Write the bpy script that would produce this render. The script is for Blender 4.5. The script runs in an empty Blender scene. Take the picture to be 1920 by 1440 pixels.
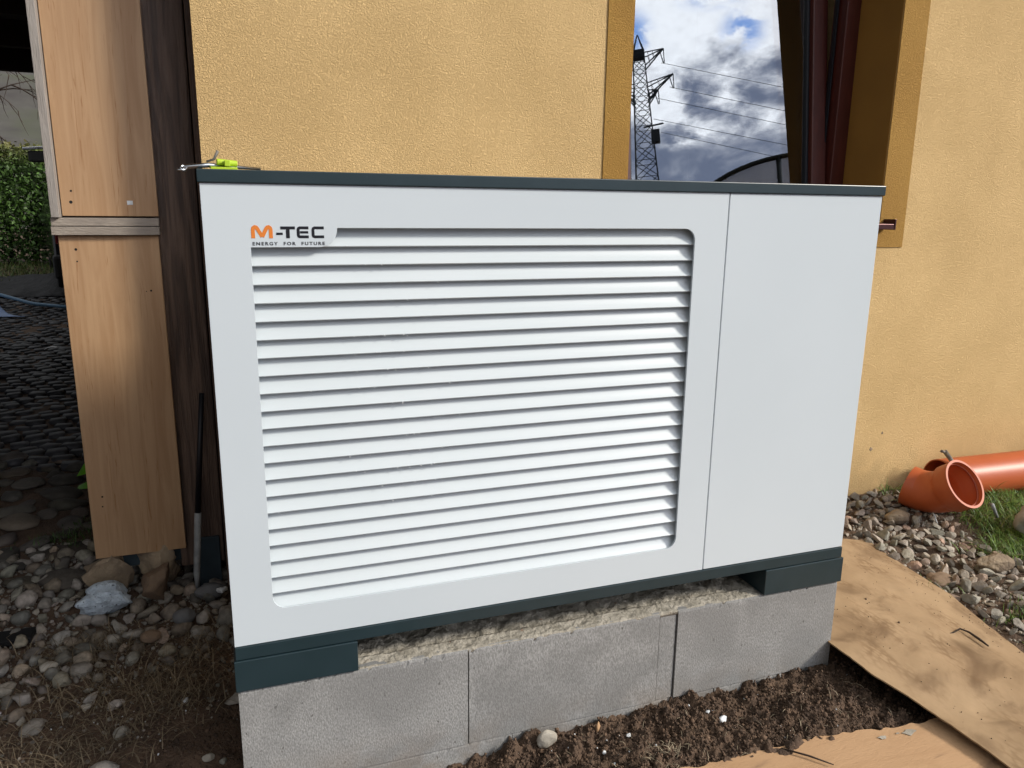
import bpy, bmesh, math, random
import numpy as np
from mathutils import Matrix, Vector
from mathutils.geometry import tessellate_polygon
R = math.radians
sc = bpy.context.scene
col = sc.collection
rng = np.random.default_rng(7)
random.seed(7)

# ------------------------------------------------------------------ camera
cd = bpy.data.cameras.new("camera"); cam = bpy.data.objects.new("camera", cd); col.objects.link(cam)
r0 = Vector((0.94192582, -0.33560851, 0.01194487)); r1 = Vector((-0.06446403, -0.21560487, -0.97435052)); r2 = Vector((0.3295757, 0.91699589, -0.22471847))
M = Matrix((r0, -r1, -r2)).transposed().to_4x4(); M.translation = Vector((0.04300691, -1.37753219, 0.80275497))
cam.matrix_world = M
cd.sensor_width = 36; cd.lens = 36 * 1450 / 1920; cd.clip_start = .02; cd.clip_end = 2000
sc.camera = cam
sc.view_settings.view_transform = 'Standard'; sc.view_settings.look = 'None'
sc.view_settings.exposure = -0.10; sc.view_settings.gamma = 1

# ------------------------------------------------------------------ sun and sky
SUN_AZ, SUN_EL = 56, 31            # degrees to the right of the house-facing normal, elevation
sd = Vector((math.sin(R(SUN_AZ)) * math.cos(R(SUN_EL)), -math.cos(R(SUN_AZ)) * math.cos(R(SUN_EL)), math.sin(R(SUN_EL))))
sl = bpy.data.lights.new("sun", 'SUN'); so = bpy.data.objects.new("sun", sl); col.objects.link(so)
sl.energy = 3.9; sl.angle = R(9); sl.color = (1, .93, .83)
so.rotation_euler = sd.to_track_quat('Z', 'Y').to_euler(); so.location = (6, -4, 8)

def N(nt, typ, **kw):
    n = nt.nodes.new(typ)
    for k, v in kw.items():
        if k.startswith('i_'):
            n.inputs[int(k[2:]) if k[2:].isdigit() else k[2:].replace('_', ' ')].default_value = v
        else: setattr(n, k, v)
    return n
def mathn(nt, op, a, b=None, clamp=False):
    n = nt.nodes.new('ShaderNodeMath'); n.operation = op; n.use_clamp = clamp
    for i, v in enumerate((a, b)):
        if v is None: continue
        if isinstance(v, (int, float)): n.inputs[i].default_value = v
        else: nt.links.new(v, n.inputs[i])
    return n.outputs[0]
def smooth(nt, v, a, b, lo=0., hi=1.):
    n = nt.nodes.new('ShaderNodeMapRange'); n.interpolation_type = 'SMOOTHSTEP'
    n.inputs[1].default_value = a; n.inputs[2].default_value = b; n.inputs[3].default_value = lo; n.inputs[4].default_value = hi
    nt.links.new(v, n.inputs[0]); return n.outputs[0]
def mixc(nt, f, a, b, mode='MIX'):
    n = nt.nodes.new('ShaderNodeMix'); n.data_type = 'RGBA'; n.blend_type = mode
    for s, v in ((n.inputs[0], f), (n.inputs[6], a), (n.inputs[7], b)):
        if isinstance(v, (int, float)): s.default_value = v
        elif isinstance(v, tuple): s.default_value = (*v[:3], 1)
        else: nt.links.new(v, s)
    return n.outputs[2]

w = bpy.data.worlds.new("World"); sc.world = w; w.use_nodes = True
nt = w.node_tree; nt.nodes.clear()
out = N(nt, 'ShaderNodeOutputWorld'); bg = N(nt, 'ShaderNodeBackground'); bg.inputs[1].default_value = 0.1
sky = N(nt, 'ShaderNodeTexSky', sky_type='NISHITA', sun_disc=False, sun_elevation=R(SUN_EL), sun_rotation=R(180 - SUN_AZ))
tc = N(nt, 'ShaderNodeTexCoord'); sep = N(nt, 'ShaderNodeSeparateXYZ'); nt.links.new(tc.outputs['Generated'], sep.inputs[0])
def wnoise(scale, detail, rough=.55, off=(0, 0, 0), dist=0.):
    mp = N(nt, 'ShaderNodeMapping'); mp.inputs['Location'].default_value = off; mp.inputs['Scale'].default_value = (1, 1, 1.7)
    nt.links.new(tc.outputs['Generated'], mp.inputs[0])
    n = N(nt, 'ShaderNodeTexNoise'); n.inputs['Scale'].default_value = scale; n.inputs['Detail'].default_value = detail
    n.inputs['Roughness'].default_value = rough; n.inputs['Distortion'].default_value = dist
    nt.links.new(mp.outputs[0], n.inputs[0]); return n.outputs[0]
def wblob(p, rx, rz):
    v = N(nt, 'ShaderNodeVectorMath', operation='SUBTRACT'); nt.links.new(tc.outputs['Generated'], v.inputs[0]); v.inputs[1].default_value = p
    m = N(nt, 'ShaderNodeVectorMath', operation='MULTIPLY'); nt.links.new(v.outputs[0], m.inputs[0]); m.inputs[1].default_value = (1 / rx, 1 / rx, 1 / rz)
    l = N(nt, 'ShaderNodeVectorMath', operation='LENGTH'); nt.links.new(m.outputs[0], l.inputs[0])
    return smooth(nt, l.outputs['Value'], 1.0, 0.2)
n_big = wnoise(9, 9, .55, (3, 1, 0)); n_mid = wnoise(22, 8, .6, (0, 5, 2), .3); n_fine = wnoise(60, 6, .6)
z = sep.outputs[2]
zz = mathn(nt, 'ADD', z, mathn(nt, 'MULTIPLY', mathn(nt, 'SUBTRACT', n_big, .5), .26))
zz = mathn(nt, 'ADD', zz, mathn(nt, 'MULTIPLY', mathn(nt, 'SUBTRACT', n_mid, .5), .10))
lit = smooth(nt, zz, .30, .365)
pf = mathn(nt, 'MULTIPLY', wblob((.522, -.805, .284), .040, .016), smooth(nt, n_mid, .38, .62))
lit = mathn(nt, 'ADD', lit, mathn(nt, 'MULTIPLY', pf, .9), True)
wisp = mathn(nt, 'MULTIPLY', smooth(nt, mathn(nt, 'ADD', mathn(nt, 'MULTIPLY', n_mid, .5), mathn(nt, 'MULTIPLY', n_big, .5)), .42, .66), .30)
lit = mathn(nt, 'ADD', lit, wisp, True)
lit = mathn(nt, 'MULTIPLY', lit, smooth(nt, n_fine,   .25, .6, .86, 1.0))
dt = N(nt, 'ShaderNodeVectorMath', operation='DOT_PRODUCT'); nt.links.new(tc.outputs['Generated'], dt.inputs[0]); dt.inputs[1].default_value = (.55, -.76, .35)
near_sun = smooth(nt, dt.outputs['Value'], .80, .97)
cloud_b = mixc(nt, near_sun, (6.8, 6.9, 7.1), (40., 40., 42.)); cloud_d = mixc(nt, near_sun, (3.2, 3.3, 3.7), (6.0, 7.0, 10.2))
cloud = mixc(nt, lit, cloud_d, cloud_b)
blue = mathn(nt, 'ADD', mathn(nt, 'MULTIPLY', wblob((.565, -.735, .388), .035, .032), 1.), wblob((.535, -.735, .43), .06, .025), True)
blue = mathn(nt, 'ADD', blue, wblob((.455, -.795, .40), .035, .035), True)
blue = mathn(nt, 'MULTIPLY', blue, smooth(nt, n_mid, .40, .60))
gap = smooth(nt, n_big, .60, .68)
gap = mathn(nt, 'MULTIPLY', gap, smooth(nt, z, .43, .5))
blue = mathn(nt, 'ADD', blue, gap, True)
skyb = mixc(nt, near_sun, sky.outputs[0], (9.0, 15., 30.))
fin = mixc(nt, blue, cloud, skyb)
nt.links.new(fin, bg.inputs[0]); nt.links.new(bg.outputs[0], out.inputs[0])

# ------------------------------------------------------------------ materials
def mat(name, c1, c2=None, scale=8., rough=.6, bump=0., bscale=None, stretch=(1, 1, 1), metal=0., detail=6., dist=0., spec=.5,
        c3=None, s3=40., t3=(.62, .7), contrast=(.3, .7), attr=None, bdist=.01, vor=False, coat=0.):
    m = bpy.data.materials.new(name); m.use_nodes = True; nt = m.node_tree; b = nt.nodes['Principled BSDF']
    b.inputs['Roughness'].default_value = rough; b.inputs['Metallic'].default_value = metal; b.inputs['Specular IOR Level'].default_value = spec
    b.inputs['Coat Weight'].default_value = coat
    b.inputs['Base Color'].default_value = (*c1, 1)
    tc = N(nt, 'ShaderNodeTexCoord'); mp = N(nt, 'ShaderNodeMapping'); mp.inputs['Scale'].default_value = stretch
    nt.links.new(tc.outputs['Object'], mp.inputs[0])
    def noise(s, d=detail, ds=dist):
        n = N(nt, 'ShaderNodeTexNoise'); n.inputs['Scale'].default_value = s; n.inputs['Detail'].default_value = d; n.inputs['Distortion'].default_value = ds
        nt.links.new(mp.outputs[0], n.inputs[0]); return n.outputs[0]
    cur = None
    if c2 is not None:
        cur = mixc(nt, smooth(nt, noise(scale), *contrast), tuple(c1), tuple(c2))
    if c3 is not None:
        cur = mixc(nt, smooth(nt, noise(s3, 4), *t3), cur if cur is not None else tuple(c1), tuple(c3))
    if attr:
        a = N(nt, 'ShaderNodeAttribute', attribute_name=attr)
        cur = mixc(nt, 1., cur if cur is not None else tuple(c1), a.outputs['Color'], 'MULTIPLY')
    if cur is not None: nt.links.new(cur, b.inputs['Base Color'])
    if bump:
        if vor:
            v = N(nt, 'ShaderNodeTexVoronoi'); v.inputs['Scale'].default_value = bscale; nt.links.new(mp.outputs[0], v.inputs[0]); h = v.outputs[0]
        else: h = noise(bscale or scale * 4, 8)
        bn = N(nt, 'ShaderNodeBump'); bn.inputs['Strength'].default_value = bump; bn.inputs['Distance'].default_value = bdist
        nt.links.new(h, bn.inputs['Height']); nt.links.new(bn.outputs[0], b.inputs['Normal'])
    return m

MT = {}
MT['panel'] = mat('painted_panel', (.545, .605, .64), (.56, .62, .655), 3, .38, .03, 900, bdist=.0004, spec=.45)
MT['slat'] = mat('slat_paint', (.525, .58, .60), (.54, .59, .61), 5, .35, spec=.5)
MT['dark'] = mat('dark_teal_paint', (.014, .030, .036), (.017, .034, .041), 20, .34, .05, 700, bdist=.0004, c3=(.10, .12, .12), s3=160, t3=(.76, .80))
MT['black'] = mat('black_inner', (.006, .006, .006), rough=.8)
MT['logo_o'] = mat('logo_orange', (.68, .20, .03), rough=.4)
MT['logo_k'] = mat('logo_black', (.008, .009, .014), rough=.35)
MT['block'] = mat('concrete_block', (.33, .33, .32), (.205, .205, .198), 240, .92, .55, 330, stretch=(1.5, 1.5, .7), bdist=.002, c3=(.10, .097, .09), s3=95, t3=(.67, .72), contrast=(.35, .65))
MT['mortar'] = mat('rough_mortar', (.38, .35, .29), (.24, .22, .175), 35, .95, 1., 90, bdist=.008, c3=(.33, .17, .10), s3=55, t3=(.68, .75))
MT['wood_post'] = mat('stained_post', (.15, .098, .070), (.055, .035, .026), 7, .55, .8, 22, stretch=(9, 9, .55), bdist=.006, dist=.6, c3=(.24, .17, .12), s3=22, t3=(.68, .78))
MT['lam'] = mat('laminate', (.46, .295, .165), (.37, .22, .115), 5, .42, .05, 60, stretch=(10, 10, .55), dist=1.3, detail=8, c3=(.26, .12, .045), s3=13, t3=(.60, .80), contrast=(.25, .75), spec=.4)
MT['edge'] = mat('board_edge', (.33, .285, .235), (.25, .215, .18), 12, .7, .3, 60, stretch=(1, 1, 4))
MT['edgev'] = mat('board_edge_upright', (.33, .30, .27), (.26, .235, .21), 12, .7, .3, 60, stretch=(6, 6, .8))
MT['hole'] = MT['black']
MT['frame'] = mat('mahogany_frame', (.075, .016, .011), (.055, .012, .009), 12, .42, .1, 60, stretch=(6, 6, .7))
MT['gasket'] = mat('gasket', (.008, .011, .016), rough=.4)
MT['sill'] = mat('sill_metal', (.09, .040, .040), rough=.3, metal=.6)
MT['roomw'] = mat('room_plaster', (.35, .34, .32), rough=.9)
MT['soffit'] = mat('soffit_wood', (.022, .014, .010), (.012, .008, .006), 6, .8, stretch=(8, 1, 1))
MT['galv'] = mat('galvanised', (.03, .050, .062), (.025, .04, .05), 20, .6, metal=.2)
MT['tube'] = mat('grey_tube', (.33, .34, .34), (.18, .19, .19), 30, .6)
MT['navy'] = mat('navy_sleeve', (.003, .004, .008), rough=.5)
MT['pipe'] = mat('orange_pipe', (.42, .09, .026), (.46, .10, .03), 8, .42, .03, 60, bdist=.002, c3=(.33, .16, .08), s3=70, t3=(.70, .78), spec=.5)
MT['pipe_in'] = mat('orange_pipe_inside', (.30, .055, .018), rough=.5)
MT['steel'] = mat('bright_steel', (.6, .62, .64), rough=.22, metal=1)
MT['lime'] = mat('lime_plastic', (.42, .58, .03), rough=.4)
MT['limed'] = mat('lime_leaf', (.14, .40, .02), rough=.5)
MT['redsteel'] = mat('dirty_steel', (.10, .095, .085), (.22, .19, .15), 60, .6)
MT['card'] = mat('cardboard', (.40, .275, .155), (.31, .205, .11), 2.6, .85, .35, 30, stretch=(1, 1, 1), dist=1.2, bdist=.004, c3=(.16, .095, .045), s3=5, t3=(.44, .72))
MT['ply'] = mat('fibreboard', (.49, .305, .165), (.41, .245, .125), 5, .85, .4, 60, bdist=.003, dist=1.2, stretch=(.6, 2, 1), c3=(.25, .15, .085), s3=7, t3=(.54, .74))
MT['bark'] = mat('bark', (.045, .028, .018), (.025, .016, .010), 30, .9)
MT['soil'] = mat('soil', (.115, .072, .044), (.070, .043, .027), 12, .95, 1., 120, bdist=.01, c3=(.12, .08, .05), s3=150, t3=(.64, .72))
MT['clod'] = mat('soil_clod', (.135, .084, .052), (.078, .049, .031), 60, .95, .8, 250, bdist=.004, attr='tint')
MT['pebble'] = mat('pebble', (.29, .265, .235), (.175, .16, .14), 60, .85, .7, 180, attr='tint', bdist=.004)
MT['crushed'] = mat('crushed_stone', (.36, .315, .265), (.23, .20, .165), 45, .85, .7, 200, attr='tint', bdist=.004)
MT['sett'] = mat('sett_stone', (.040, .040, .044), (.022, .022, .025), 20, .6, .5, 90, attr='tint', bdist=.006)
MT['flat'] = mat('flat_stone', (.11, .098, .084), (.07, .062, .054), 15, .85, .6, 80, attr='tint', bdist=.006)
MT['grass'] = mat('grass_blade', (.085, .15, .028), rough=.55, attr='tint')
MT['straw'] = mat('straw', (.24, .195, .13), rough=.8, attr='tint')
MT['hedge'] = mat('hedge_leaf', (.060, .105, .022), rough=.6, attr='tint')
MT['tarp_b'] = mat('blue_tarp', (.16, .25, .45), (.12, .19, .36), 6, .45, .4, 12, bdist=.03)
MT['tarp_k'] = mat('black_tarp', (.006, .006, .007), (.010, .010, .011), 6, .75, .6, 8, bdist=.05)
MT['hose'] = mat('blue_hose', (.10, .20, .30), rough=.4)
MT['carp'] = mat('car_paint', (.006, .006, .008), rough=.2, coat=.6)
MT['tyre'] = mat('tyre_rubber', (.012, .012, .012), rough=.8)
MT['redl'] = mat('tail_lamp', (.12, .006, .008), rough=.15)
MT['pyl'] = mat('pylon_steel', (.07, .085, .11), rough=.6)
MT['canopy'] = mat('grey_canopy', (.80, .79, .82), (.74, .73, .76), 2, .8)
nt = MT['canopy'].node_tree; tb_ = nt.nodes.new('ShaderNodeBsdfTransparent'); mx_s = nt.nodes.new('ShaderNodeMixShader'); mx_s.inputs[0].default_value = .5
nt.links.new(nt.nodes['Principled BSDF'].outputs[0], mx_s.inputs[1]); nt.links.new(tb_.outputs[0], mx_s.inputs[2]); nt.links.new(mx_s.outputs[0], [n for n in nt.nodes if n.type == 'OUTPUT_MATERIAL'][0].inputs[0])
MT['cframe'] = mat('canopy_frame', (.012, .016, .016), rough=.5)
MT['foam'] = mat('white_foam', (.72, .74, .74), (.55, .57, .58), 60, .8, .6, 200, bdist=.004)
MT['bluestone'] = mat('pale_blue_lump', (.58, .66, .72), (.42, .49, .55), 40, .9, 1., 130, bdist=.008, c3=(.12, .14, .17), s3=120, t3=(.64, .7))
MT['tanstone'] = mat('tan_rock', (.34, .26, .17), (.17, .125, .085), 14, .9, .9, 60, bdist=.01)
MT['brownstone'] = mat('brown_rock', (.22, .15, .095), (.15, .10, .065), 10, .9, .6, 50, bdist=.008)
MT['greystone'] = mat('grey_rock', (.15, .15, .15), (.10, .10, .10), 18, .85, .4, 90, bdist=.004)
MT['palestone'] = mat('pale_rock', (.40, .37, .31), (.28, .25, .20), 18, .85, .5, 90, bdist=.004)
MT['brick'] = mat('brick_bit', (.26, .09, .06), (.18, .07, .05), 30, .9, .8, 90, bdist=.006)
MT['hill'] = mat('hill_ground', (.075, .072, .062), (.045, .04, .038), .6, .95, c3=(.06, .065, .04), s3=.25, t3=(.45, .65))

# stucco: worm-like trowelled grain
def stucco(name, c1, c2, strength=.85, scale=240):
    m = mat(name, c1, c2, 3.2, .9, contrast=(.3, .7)); nt = m.node_tree; b = nt.nodes['Principled BSDF']
    tc = [n for n in nt.nodes if n.type == 'TEX_COORD'][0]
    n1 = N(nt, 'ShaderNodeTexNoise'); n1.inputs['Scale'].default_value = scale; n1.inputs['Detail'].default_value = 2.5; n1.inputs['Distortion'].default_value = 1.1; n1.inputs['Roughness'].default_value = .6
    n2 = N(nt, 'ShaderNodeTexNoise'); n2.inputs['Scale'].default_value = scale * .2; n2.inputs['Detail'].default_value = 3
    for n in (n1, n2): nt.links.new(tc.outputs['Object'], n.inputs[0])
    h = mathn(nt, 'ADD', smooth(nt, n1.outputs[0], .34, .62), mathn(nt, 'MULTIPLY', n2.outputs[0], .25))
    bn = N(nt, 'ShaderNodeBump'); bn.inputs['Strength'].default_value = strength; bn.inputs['Distance'].default_value = .0028
    nt.links.new(h, bn.inputs['Height']); nt.links.new(bn.outputs[0], b.inputs['Normal']); return m
MT['wall'] = stucco('stucco_yellow', (.76, .53, .245), (.67, .46, .205))
MT['band'] = stucco('stucco_ochre', (.45, .255, .055), (.40, .22, .045))
MT['reveal'] = mat('smooth_ochre', (.27, .14, .022), (.24, .125, .02), 8, .85, .2, 80, bdist=.002)

def stain(m, colr, axis_out, z0, z1, nscale, amt):
    nt = m.node_tree; b = nt.nodes['Principled BSDF']; base = b.inputs['Base Color'].links[0].from_socket
    ge = N(nt, 'ShaderNodeNewGeometry'); sp = N(nt, 'ShaderNodeSeparateXYZ'); nt.links.new(ge.outputs['Position'], sp.inputs[0])
    n = N(nt, 'ShaderNodeTexNoise'); n.inputs['Scale'].default_value = nscale; n.inputs['Detail'].default_value = 7; n.inputs['Distortion'].default_value = .6; nt.links.new(ge.outputs['Position'], n.inputs[0])
    h = mathn(nt, 'ADD', sp.outputs[axis_out], mathn(nt, 'MULTIPLY', mathn(nt, 'SUBTRACT', n.outputs[0], .5), abs(z1 - z0) * 1.5))
    f = mathn(nt, 'MULTIPLY', smooth(nt, h, z0, z1), mathn(nt, 'MULTIPLY', smooth(nt, n.outputs[0], .35, .65), amt))
    nt.links.new(mixc(nt, f, base, colr), b.inputs['Base Color'])
stain(MT['block'], (.21, .16, .115), 2, -.22, -.34, 11, .6)
stain(MT['wall'], (.30, .20, .10), 2, -.02, -.32, 9, .6)
stain(MT['block'], (.16, .16, .155), 2, .2, 0., 6, .55)
def glass_mat():
    m = bpy.data.materials.new('window_glass'); m.use_nodes = True; nt = m.node_tree; nt.nodes.clear()
    o = N(nt, 'ShaderNodeOutputMaterial'); g = N(nt, 'ShaderNodeBsdfGlossy'); g.inputs['Roughness'].default_value = 0.0; g.inputs['Color'].default_value = (.94, .97, 1, 1)
    t = N(nt, 'ShaderNodeBsdfTransparent'); t.inputs[0].default_value = (.55, .60, .60, 1)
    mx = N(nt, 'ShaderNodeMixShader'); lw = N(nt, 'ShaderNodeFresnel'); lw.inputs[0].default_value = 1.5
    f = mathn(nt, 'ADD', mathn(nt, 'MULTIPLY', lw.outputs[0], .9), .16, True)
    nt.links.new(f, mx.inputs[0]); nt.links.new(t.outputs[0], mx.inputs[1]); nt.links.new(g.outputs[0], mx.inputs[2]); nt.links.new(mx.outputs[0], o.inputs[0]); return m
MT['glass'] = glass_mat()

# ------------------------------------------------------------------ mesh helpers
class MB:
    def __init__(s): s.v = []; s.f = []; s.n = 0; s.c = []
    def add(s, v, f, c=None):
        v = np.asarray(v, float); s.v.append(v); s.f += [tuple(i + s.n for i in q) for q in f]; s.n += len(v)
        s.c.append(np.tile(np.array(c if c is not None else (1, 1, 1), float), (len(v), 1))); return s
    def box(s, x0, x1, y0, y1, z0, z1, m=None, c=None):
        v = np.array([(x, y, z) for x in (x0, x1) for y in (y0, y1) for z in (z0, z1)], float)
        if m is not None: v = np.array([m @ Vector(p) for p in v])
        return s.add(v, [(0, 1, 3, 2), (4, 6, 7, 5), (0, 4, 5, 1), (2, 3, 7, 6), (0, 2, 6, 4), (1, 5, 7, 3)], c)
    def tube(s, pts, r, n=10, caps=True, c=None):
        pts = [Vector(p) for p in pts]; rs = r if isinstance(r, (list, tuple)) else [r] * len(pts)
        V = []; up = None
        for i, p in enumerate(pts):
            t = (pts[min(i + 1, len(pts) - 1)] - pts[max(i - 1, 0)]).normalized()
            if up is None:
                up = Vector((0, 0, 1)) if abs(t.z) < .9 else Vector((1, 0, 0))
            a = (up - t * up.dot(t)).normalized(); b = t.cross(a); up = a
            for k in range(n):
                an = 2 * math.pi * k / n; V.append(p + (a * math.cos(an) + b * math.sin(an)) * rs[i])
        F = []
        for i in range(len(pts) - 1):
            for k in range(n):
                a0 = i * n + k; a1 = i * n + (k + 1) % n; F.append((a0, a1, a1 + n, a0 + n))
        if caps: F.append(tuple(range(n))[::-1]); F.append(tuple((len(pts) - 1) * n + k for k in range(n)))
        return s.add([tuple(v) for v in V], F, c)
    def plate(s, outer, holes, y0, y1, f=lambda x, y, z: (x, y, z)):
        loops = [outer] + list(holes); flat = [p for l in loops for p in l]; n = len(flat)
        tris = tessellate_polygon([[Vector((p[0], p[1], 0)) for p in l] for l in loops])
        V = [f(p[0], y0, p[1]) for p in flat] + [f(p[0], y1, p[1]) for p in flat]
        F = [tuple(t) for t in tris] + [tuple(i + n for i in reversed(t)) for t in tris]
        o = 0
        for l in loops:
            for i in range(len(l)):
                a = o + i; b = o + (i + 1) % len(l); F.append((a, b, b + n, a + n))
            o += len(l)
        return s.add(V, F)
    def sheet(s, nx, ny, fn, thick=None):
        us = np.linspace(0, 1, nx); vs = np.linspace(0, 1, ny)
        V = [fn(u, v) for v in vs for u in us]
        F = [(j * nx + i, j * nx + i + 1, (j + 1) * nx + i + 1, (j + 1) * nx + i) for j in range(ny - 1) for i in range(nx - 1)]
        if thick:
            n = len(V); V = V + [(p[0], p[1], p[2] - thick) for p in V]; F = F + [tuple(i + n for i in reversed(q)) for q in F]
            bd = [i for i in range(nx)] + [j * nx + nx - 1 for j in range(1, ny)] + [(ny - 1) * nx + i for i in range(nx - 2, -1, -1)] + [j * nx for j in range(ny - 2, 0, -1)]
            for i in range(len(bd)):
                a, b = bd[i], bd[(i + 1) % len(bd)]; F.append((b, a, a + n, b + n))
        return s.add(V, F)
    def build(s, name, m, parent=None, loc=None, smooth=False, bevel=0., tint=False, seg=2, recalc=True):
        v = np.concatenate(s.v); o0 = np.array(parent['_w'][:] if parent is not None else (loc if loc is not None else (0, 0, 0)))
        me = bpy.data.meshes.new(name); me.from_pydata([tuple(p) for p in (v - o0)], [], s.f)
        if recalc and len(v) < 60000:
            bm = bmesh.new(); bm.from_mesh(me); bmesh.ops.recalc_face_normals(bm, faces=bm.faces); bm.to_mesh(me); bm.free()
        if tint:
            a = me.color_attributes.new('tint', 'FLOAT_COLOR', 'POINT'); cc = np.concatenate(s.c); cc = np.hstack([cc, np.ones((len(cc), 1))]); a.data.foreach_set('color', cc.ravel())
        if isinstance(m, str): m = MT[m]
        me.materials.append(m)
        if smooth: me.polygons.foreach_set('use_smooth', [True] * len(me.polygons))
        me.update()
        o = bpy.data.objects.new(name, me); col.objects.link(o)
        o['_w'] = tuple(float(x) for x in o0)
        if parent is not None: o.parent = parent
        elif loc is not None: o.location = loc
        if bevel:
            b = o.modifiers.new('bevel', 'BEVEL'); b.width = bevel; b.segments = seg; b.limit_method = 'ANGLE'; b.angle_limit = R(40); b.harden_normals = False
        return o
def smooth_by_angle(o, ang=40):
    me = o.data
    me.polygons.foreach_set('use_smooth', [True] * len(me.polygons))
    bm = bmesh.new(); bm.from_mesh(me)
    for e in bm.edges:
        if len(e.link_faces) == 2 and e.calc_face_angle(0) > R(ang): e.smooth = False
    bm.to_mesh(me); bm.free()
def thing(name, label, cat, loc, group=None):
    o = bpy.data.objects.new(name, None); col.objects.link(o); o.location = loc; o.empty_display_size = .1
    o['label'] = label; o['category'] = cat; o['_w'] = tuple(float(x) for x in loc)
    if group: o['group'] = group
    return o
def tag(o, label=None, cat=None, group=None, kind=None):
    for k, v in (('label', label), ('category', cat), ('group', group), ('kind', kind)):
        if v: o[k] = v
    return o
def sstep(x, a, b):
    t = np.clip((x - a) / (b - a), 0, 1); return t * t * (3 - 2 * t)
# value noise
_T = rng.random((256, 256))
def vnoise(x, y):
    xi = np.floor(x).astype(int); yi = np.floor(y).astype(int); fx = x - xi; fy = y - yi; fx = fx * fx * (3 - 2 * fx); fy = fy * fy * (3 - 2 * fy)
    g = lambda i, j: _T[i & 255, j & 255]
    return (g(xi, yi) * (1 - fx) + g(xi + 1, yi) * fx) * (1 - fy) + (g(xi, yi + 1) * (1 - fx) + g(xi + 1, yi + 1) * fx) * fy - .5
def fbm(x, y, f, o=4, g=.5):
    s = 0; a = 1.
    for k in range(o):
        s = s + a * vnoise(x * f + 17.3 * k, y * f + 9.1 * k); f *= 2.03; a *= g
    return s

# ------------------------------------------------------------------ ground
def gbase(x, y):
    x = np.asarray(x, float); y = np.asarray(y, float)
    z = -.365 + .032 * sstep(x, .42, .62)
    z = z + .05 * sstep(x, 1.42, 1.8) * sstep(y, .15, .9)
    z = z - .035 * sstep(x, 1.40, 1.5) * (1 - sstep(x, 1.62, 1.85)) * (1 - sstep(y, .15, .35)) * sstep(y, -.32, -.15)
    z = z + .26 * sstep(y, 5.5, 10.5)
    z = z - .045 * sstep(x, .5, .8) * (1 - sstep(x, 3., 4.)) * sstep(-y, .215, .27)
    z = z - .05 * sstep(x, 1.46, 1.62) * (1 - sstep(x, 1.80, 1.93)) * (1 - sstep(y, .40, .60))
    return z
def gfine(x, y):
    d = fbm(x, y, 3., 3) * .02 + fbm(x, y, 14., 4, .6) * .016
    soil = sstep(x, .2, .5) * (1 - sstep(x, 1.75, 1.95)) * (1 - sstep(y, .1, .3))
    d = d + soil * (np.abs(fbm(x + 3, y, 24., 5, .68)) * .036 - .010 + fbm(x, y, 95., 3, .7) * .012)
    return d
def gz(x, y): return float(gbase(x, y) + gfine(np.array([x]), np.array([y]))[0])
def axis(parts):
    a = []
    for x0, x1, st in parts: a += list(np.arange(x0, x1, st))
    return np.array(a + [parts[-1][1]])
xs = axis([(-400, -60, 40), (-60, -10, 5), (-10, -2.5, .5), (-2.5, -1, .06), (-1, -.6, .02), (-.6, 2.2, .0065), (2.2, 3.4, .02), (3.4, 10, .4), (10, 60, 5), (60, 400, 40)])
ys = axis([(-400, -60, 40), (-60, -5, 5), (-5, -.6, .3), (-.6, .12, .0065), (.12, 1.3, .013), (1.3, 3, .05), (3, 12, .2), (12, 60, 4), (60, 400, 40)])
X, Y = np.meshgrid(xs, ys)
near = sstep(X, -6, -2) * (1 - sstep(X, 6, 12)) * sstep(Y, -6, -2) * (1 - sstep(Y, 12, 20))
Z = gbase(X, Y) + gfine(X, Y) * near
g = MB(); nx = len(xs); V = np.stack([X.ravel(), Y.ravel(), Z.ravel()], 1)
ii = np.arange(nx - 1)[None, :] + np.arange(len(ys) - 1)[:, None] * nx
F = np.stack([ii, ii + 1, ii + 1 + nx, ii + nx], -1).reshape(-1, 4)
g.v = [V]; g.f = [tuple(q) for q in F.tolist()]; g.c = [np.ones((len(V), 3))]; g.n = len(V)
go = g.build('ground', 'soil', smooth=True, recalc=False); tag(go, kind='structure')

# hillside far behind
def hillf(u, v):
    x = -60 + 90 * u; y = 26 + 60 * v
    return (x, y, -1 + 17 * (1 - (1 - v) ** 1.6) + 1.2 * float(fbm(np.array([x]), np.array([y]), .12, 4)[0]))
tag(MB().sheet(60, 40, hillf).build('hillside', 'hill', smooth=True), kind='structure')

# ------------------------------------------------------------------ heat pump
W, H = 1.40, .8327
hp = thing('heat_pump', 'large light grey outdoor heat pump with louvred front and dark teal trim', 'heat pump', (W / 2, .26, -.092))
def arc(cx, cz, rx, rz, a0, a1, n=10): return [(cx + rx * math.cos(R(a0 + (a1 - a0) * i / n)), cz + rz * math.sin(R(a0 + (a1 - a0) * i / n))) for i in range(n + 1)]
ox0, ox1, oz0, oz1, rr = .0725, .929, .0658, .7617, .024
opening = [(ox0, .7297)] + arc(.185, .7617, .0303, .032, -90, 0) + arc(ox1 - rr, oz1 - rr, rr, rr, 90, 0) + arc(ox1 - rr, oz0 + rr, rr, rr, 0, -90) + arc(ox0 + rr, oz0 + rr, rr, rr, -90, -180)
MB().plate([(0, .001), (1.0035, .001), (1.0035, H), (0, H)], [opening], 0, .005).build('front_panel', 'panel', hp, bevel=.0009)
MB().box(1.0058, W, 0, .02, .001, H).build('service_panel', 'panel', hp, bevel=.0012)
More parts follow.
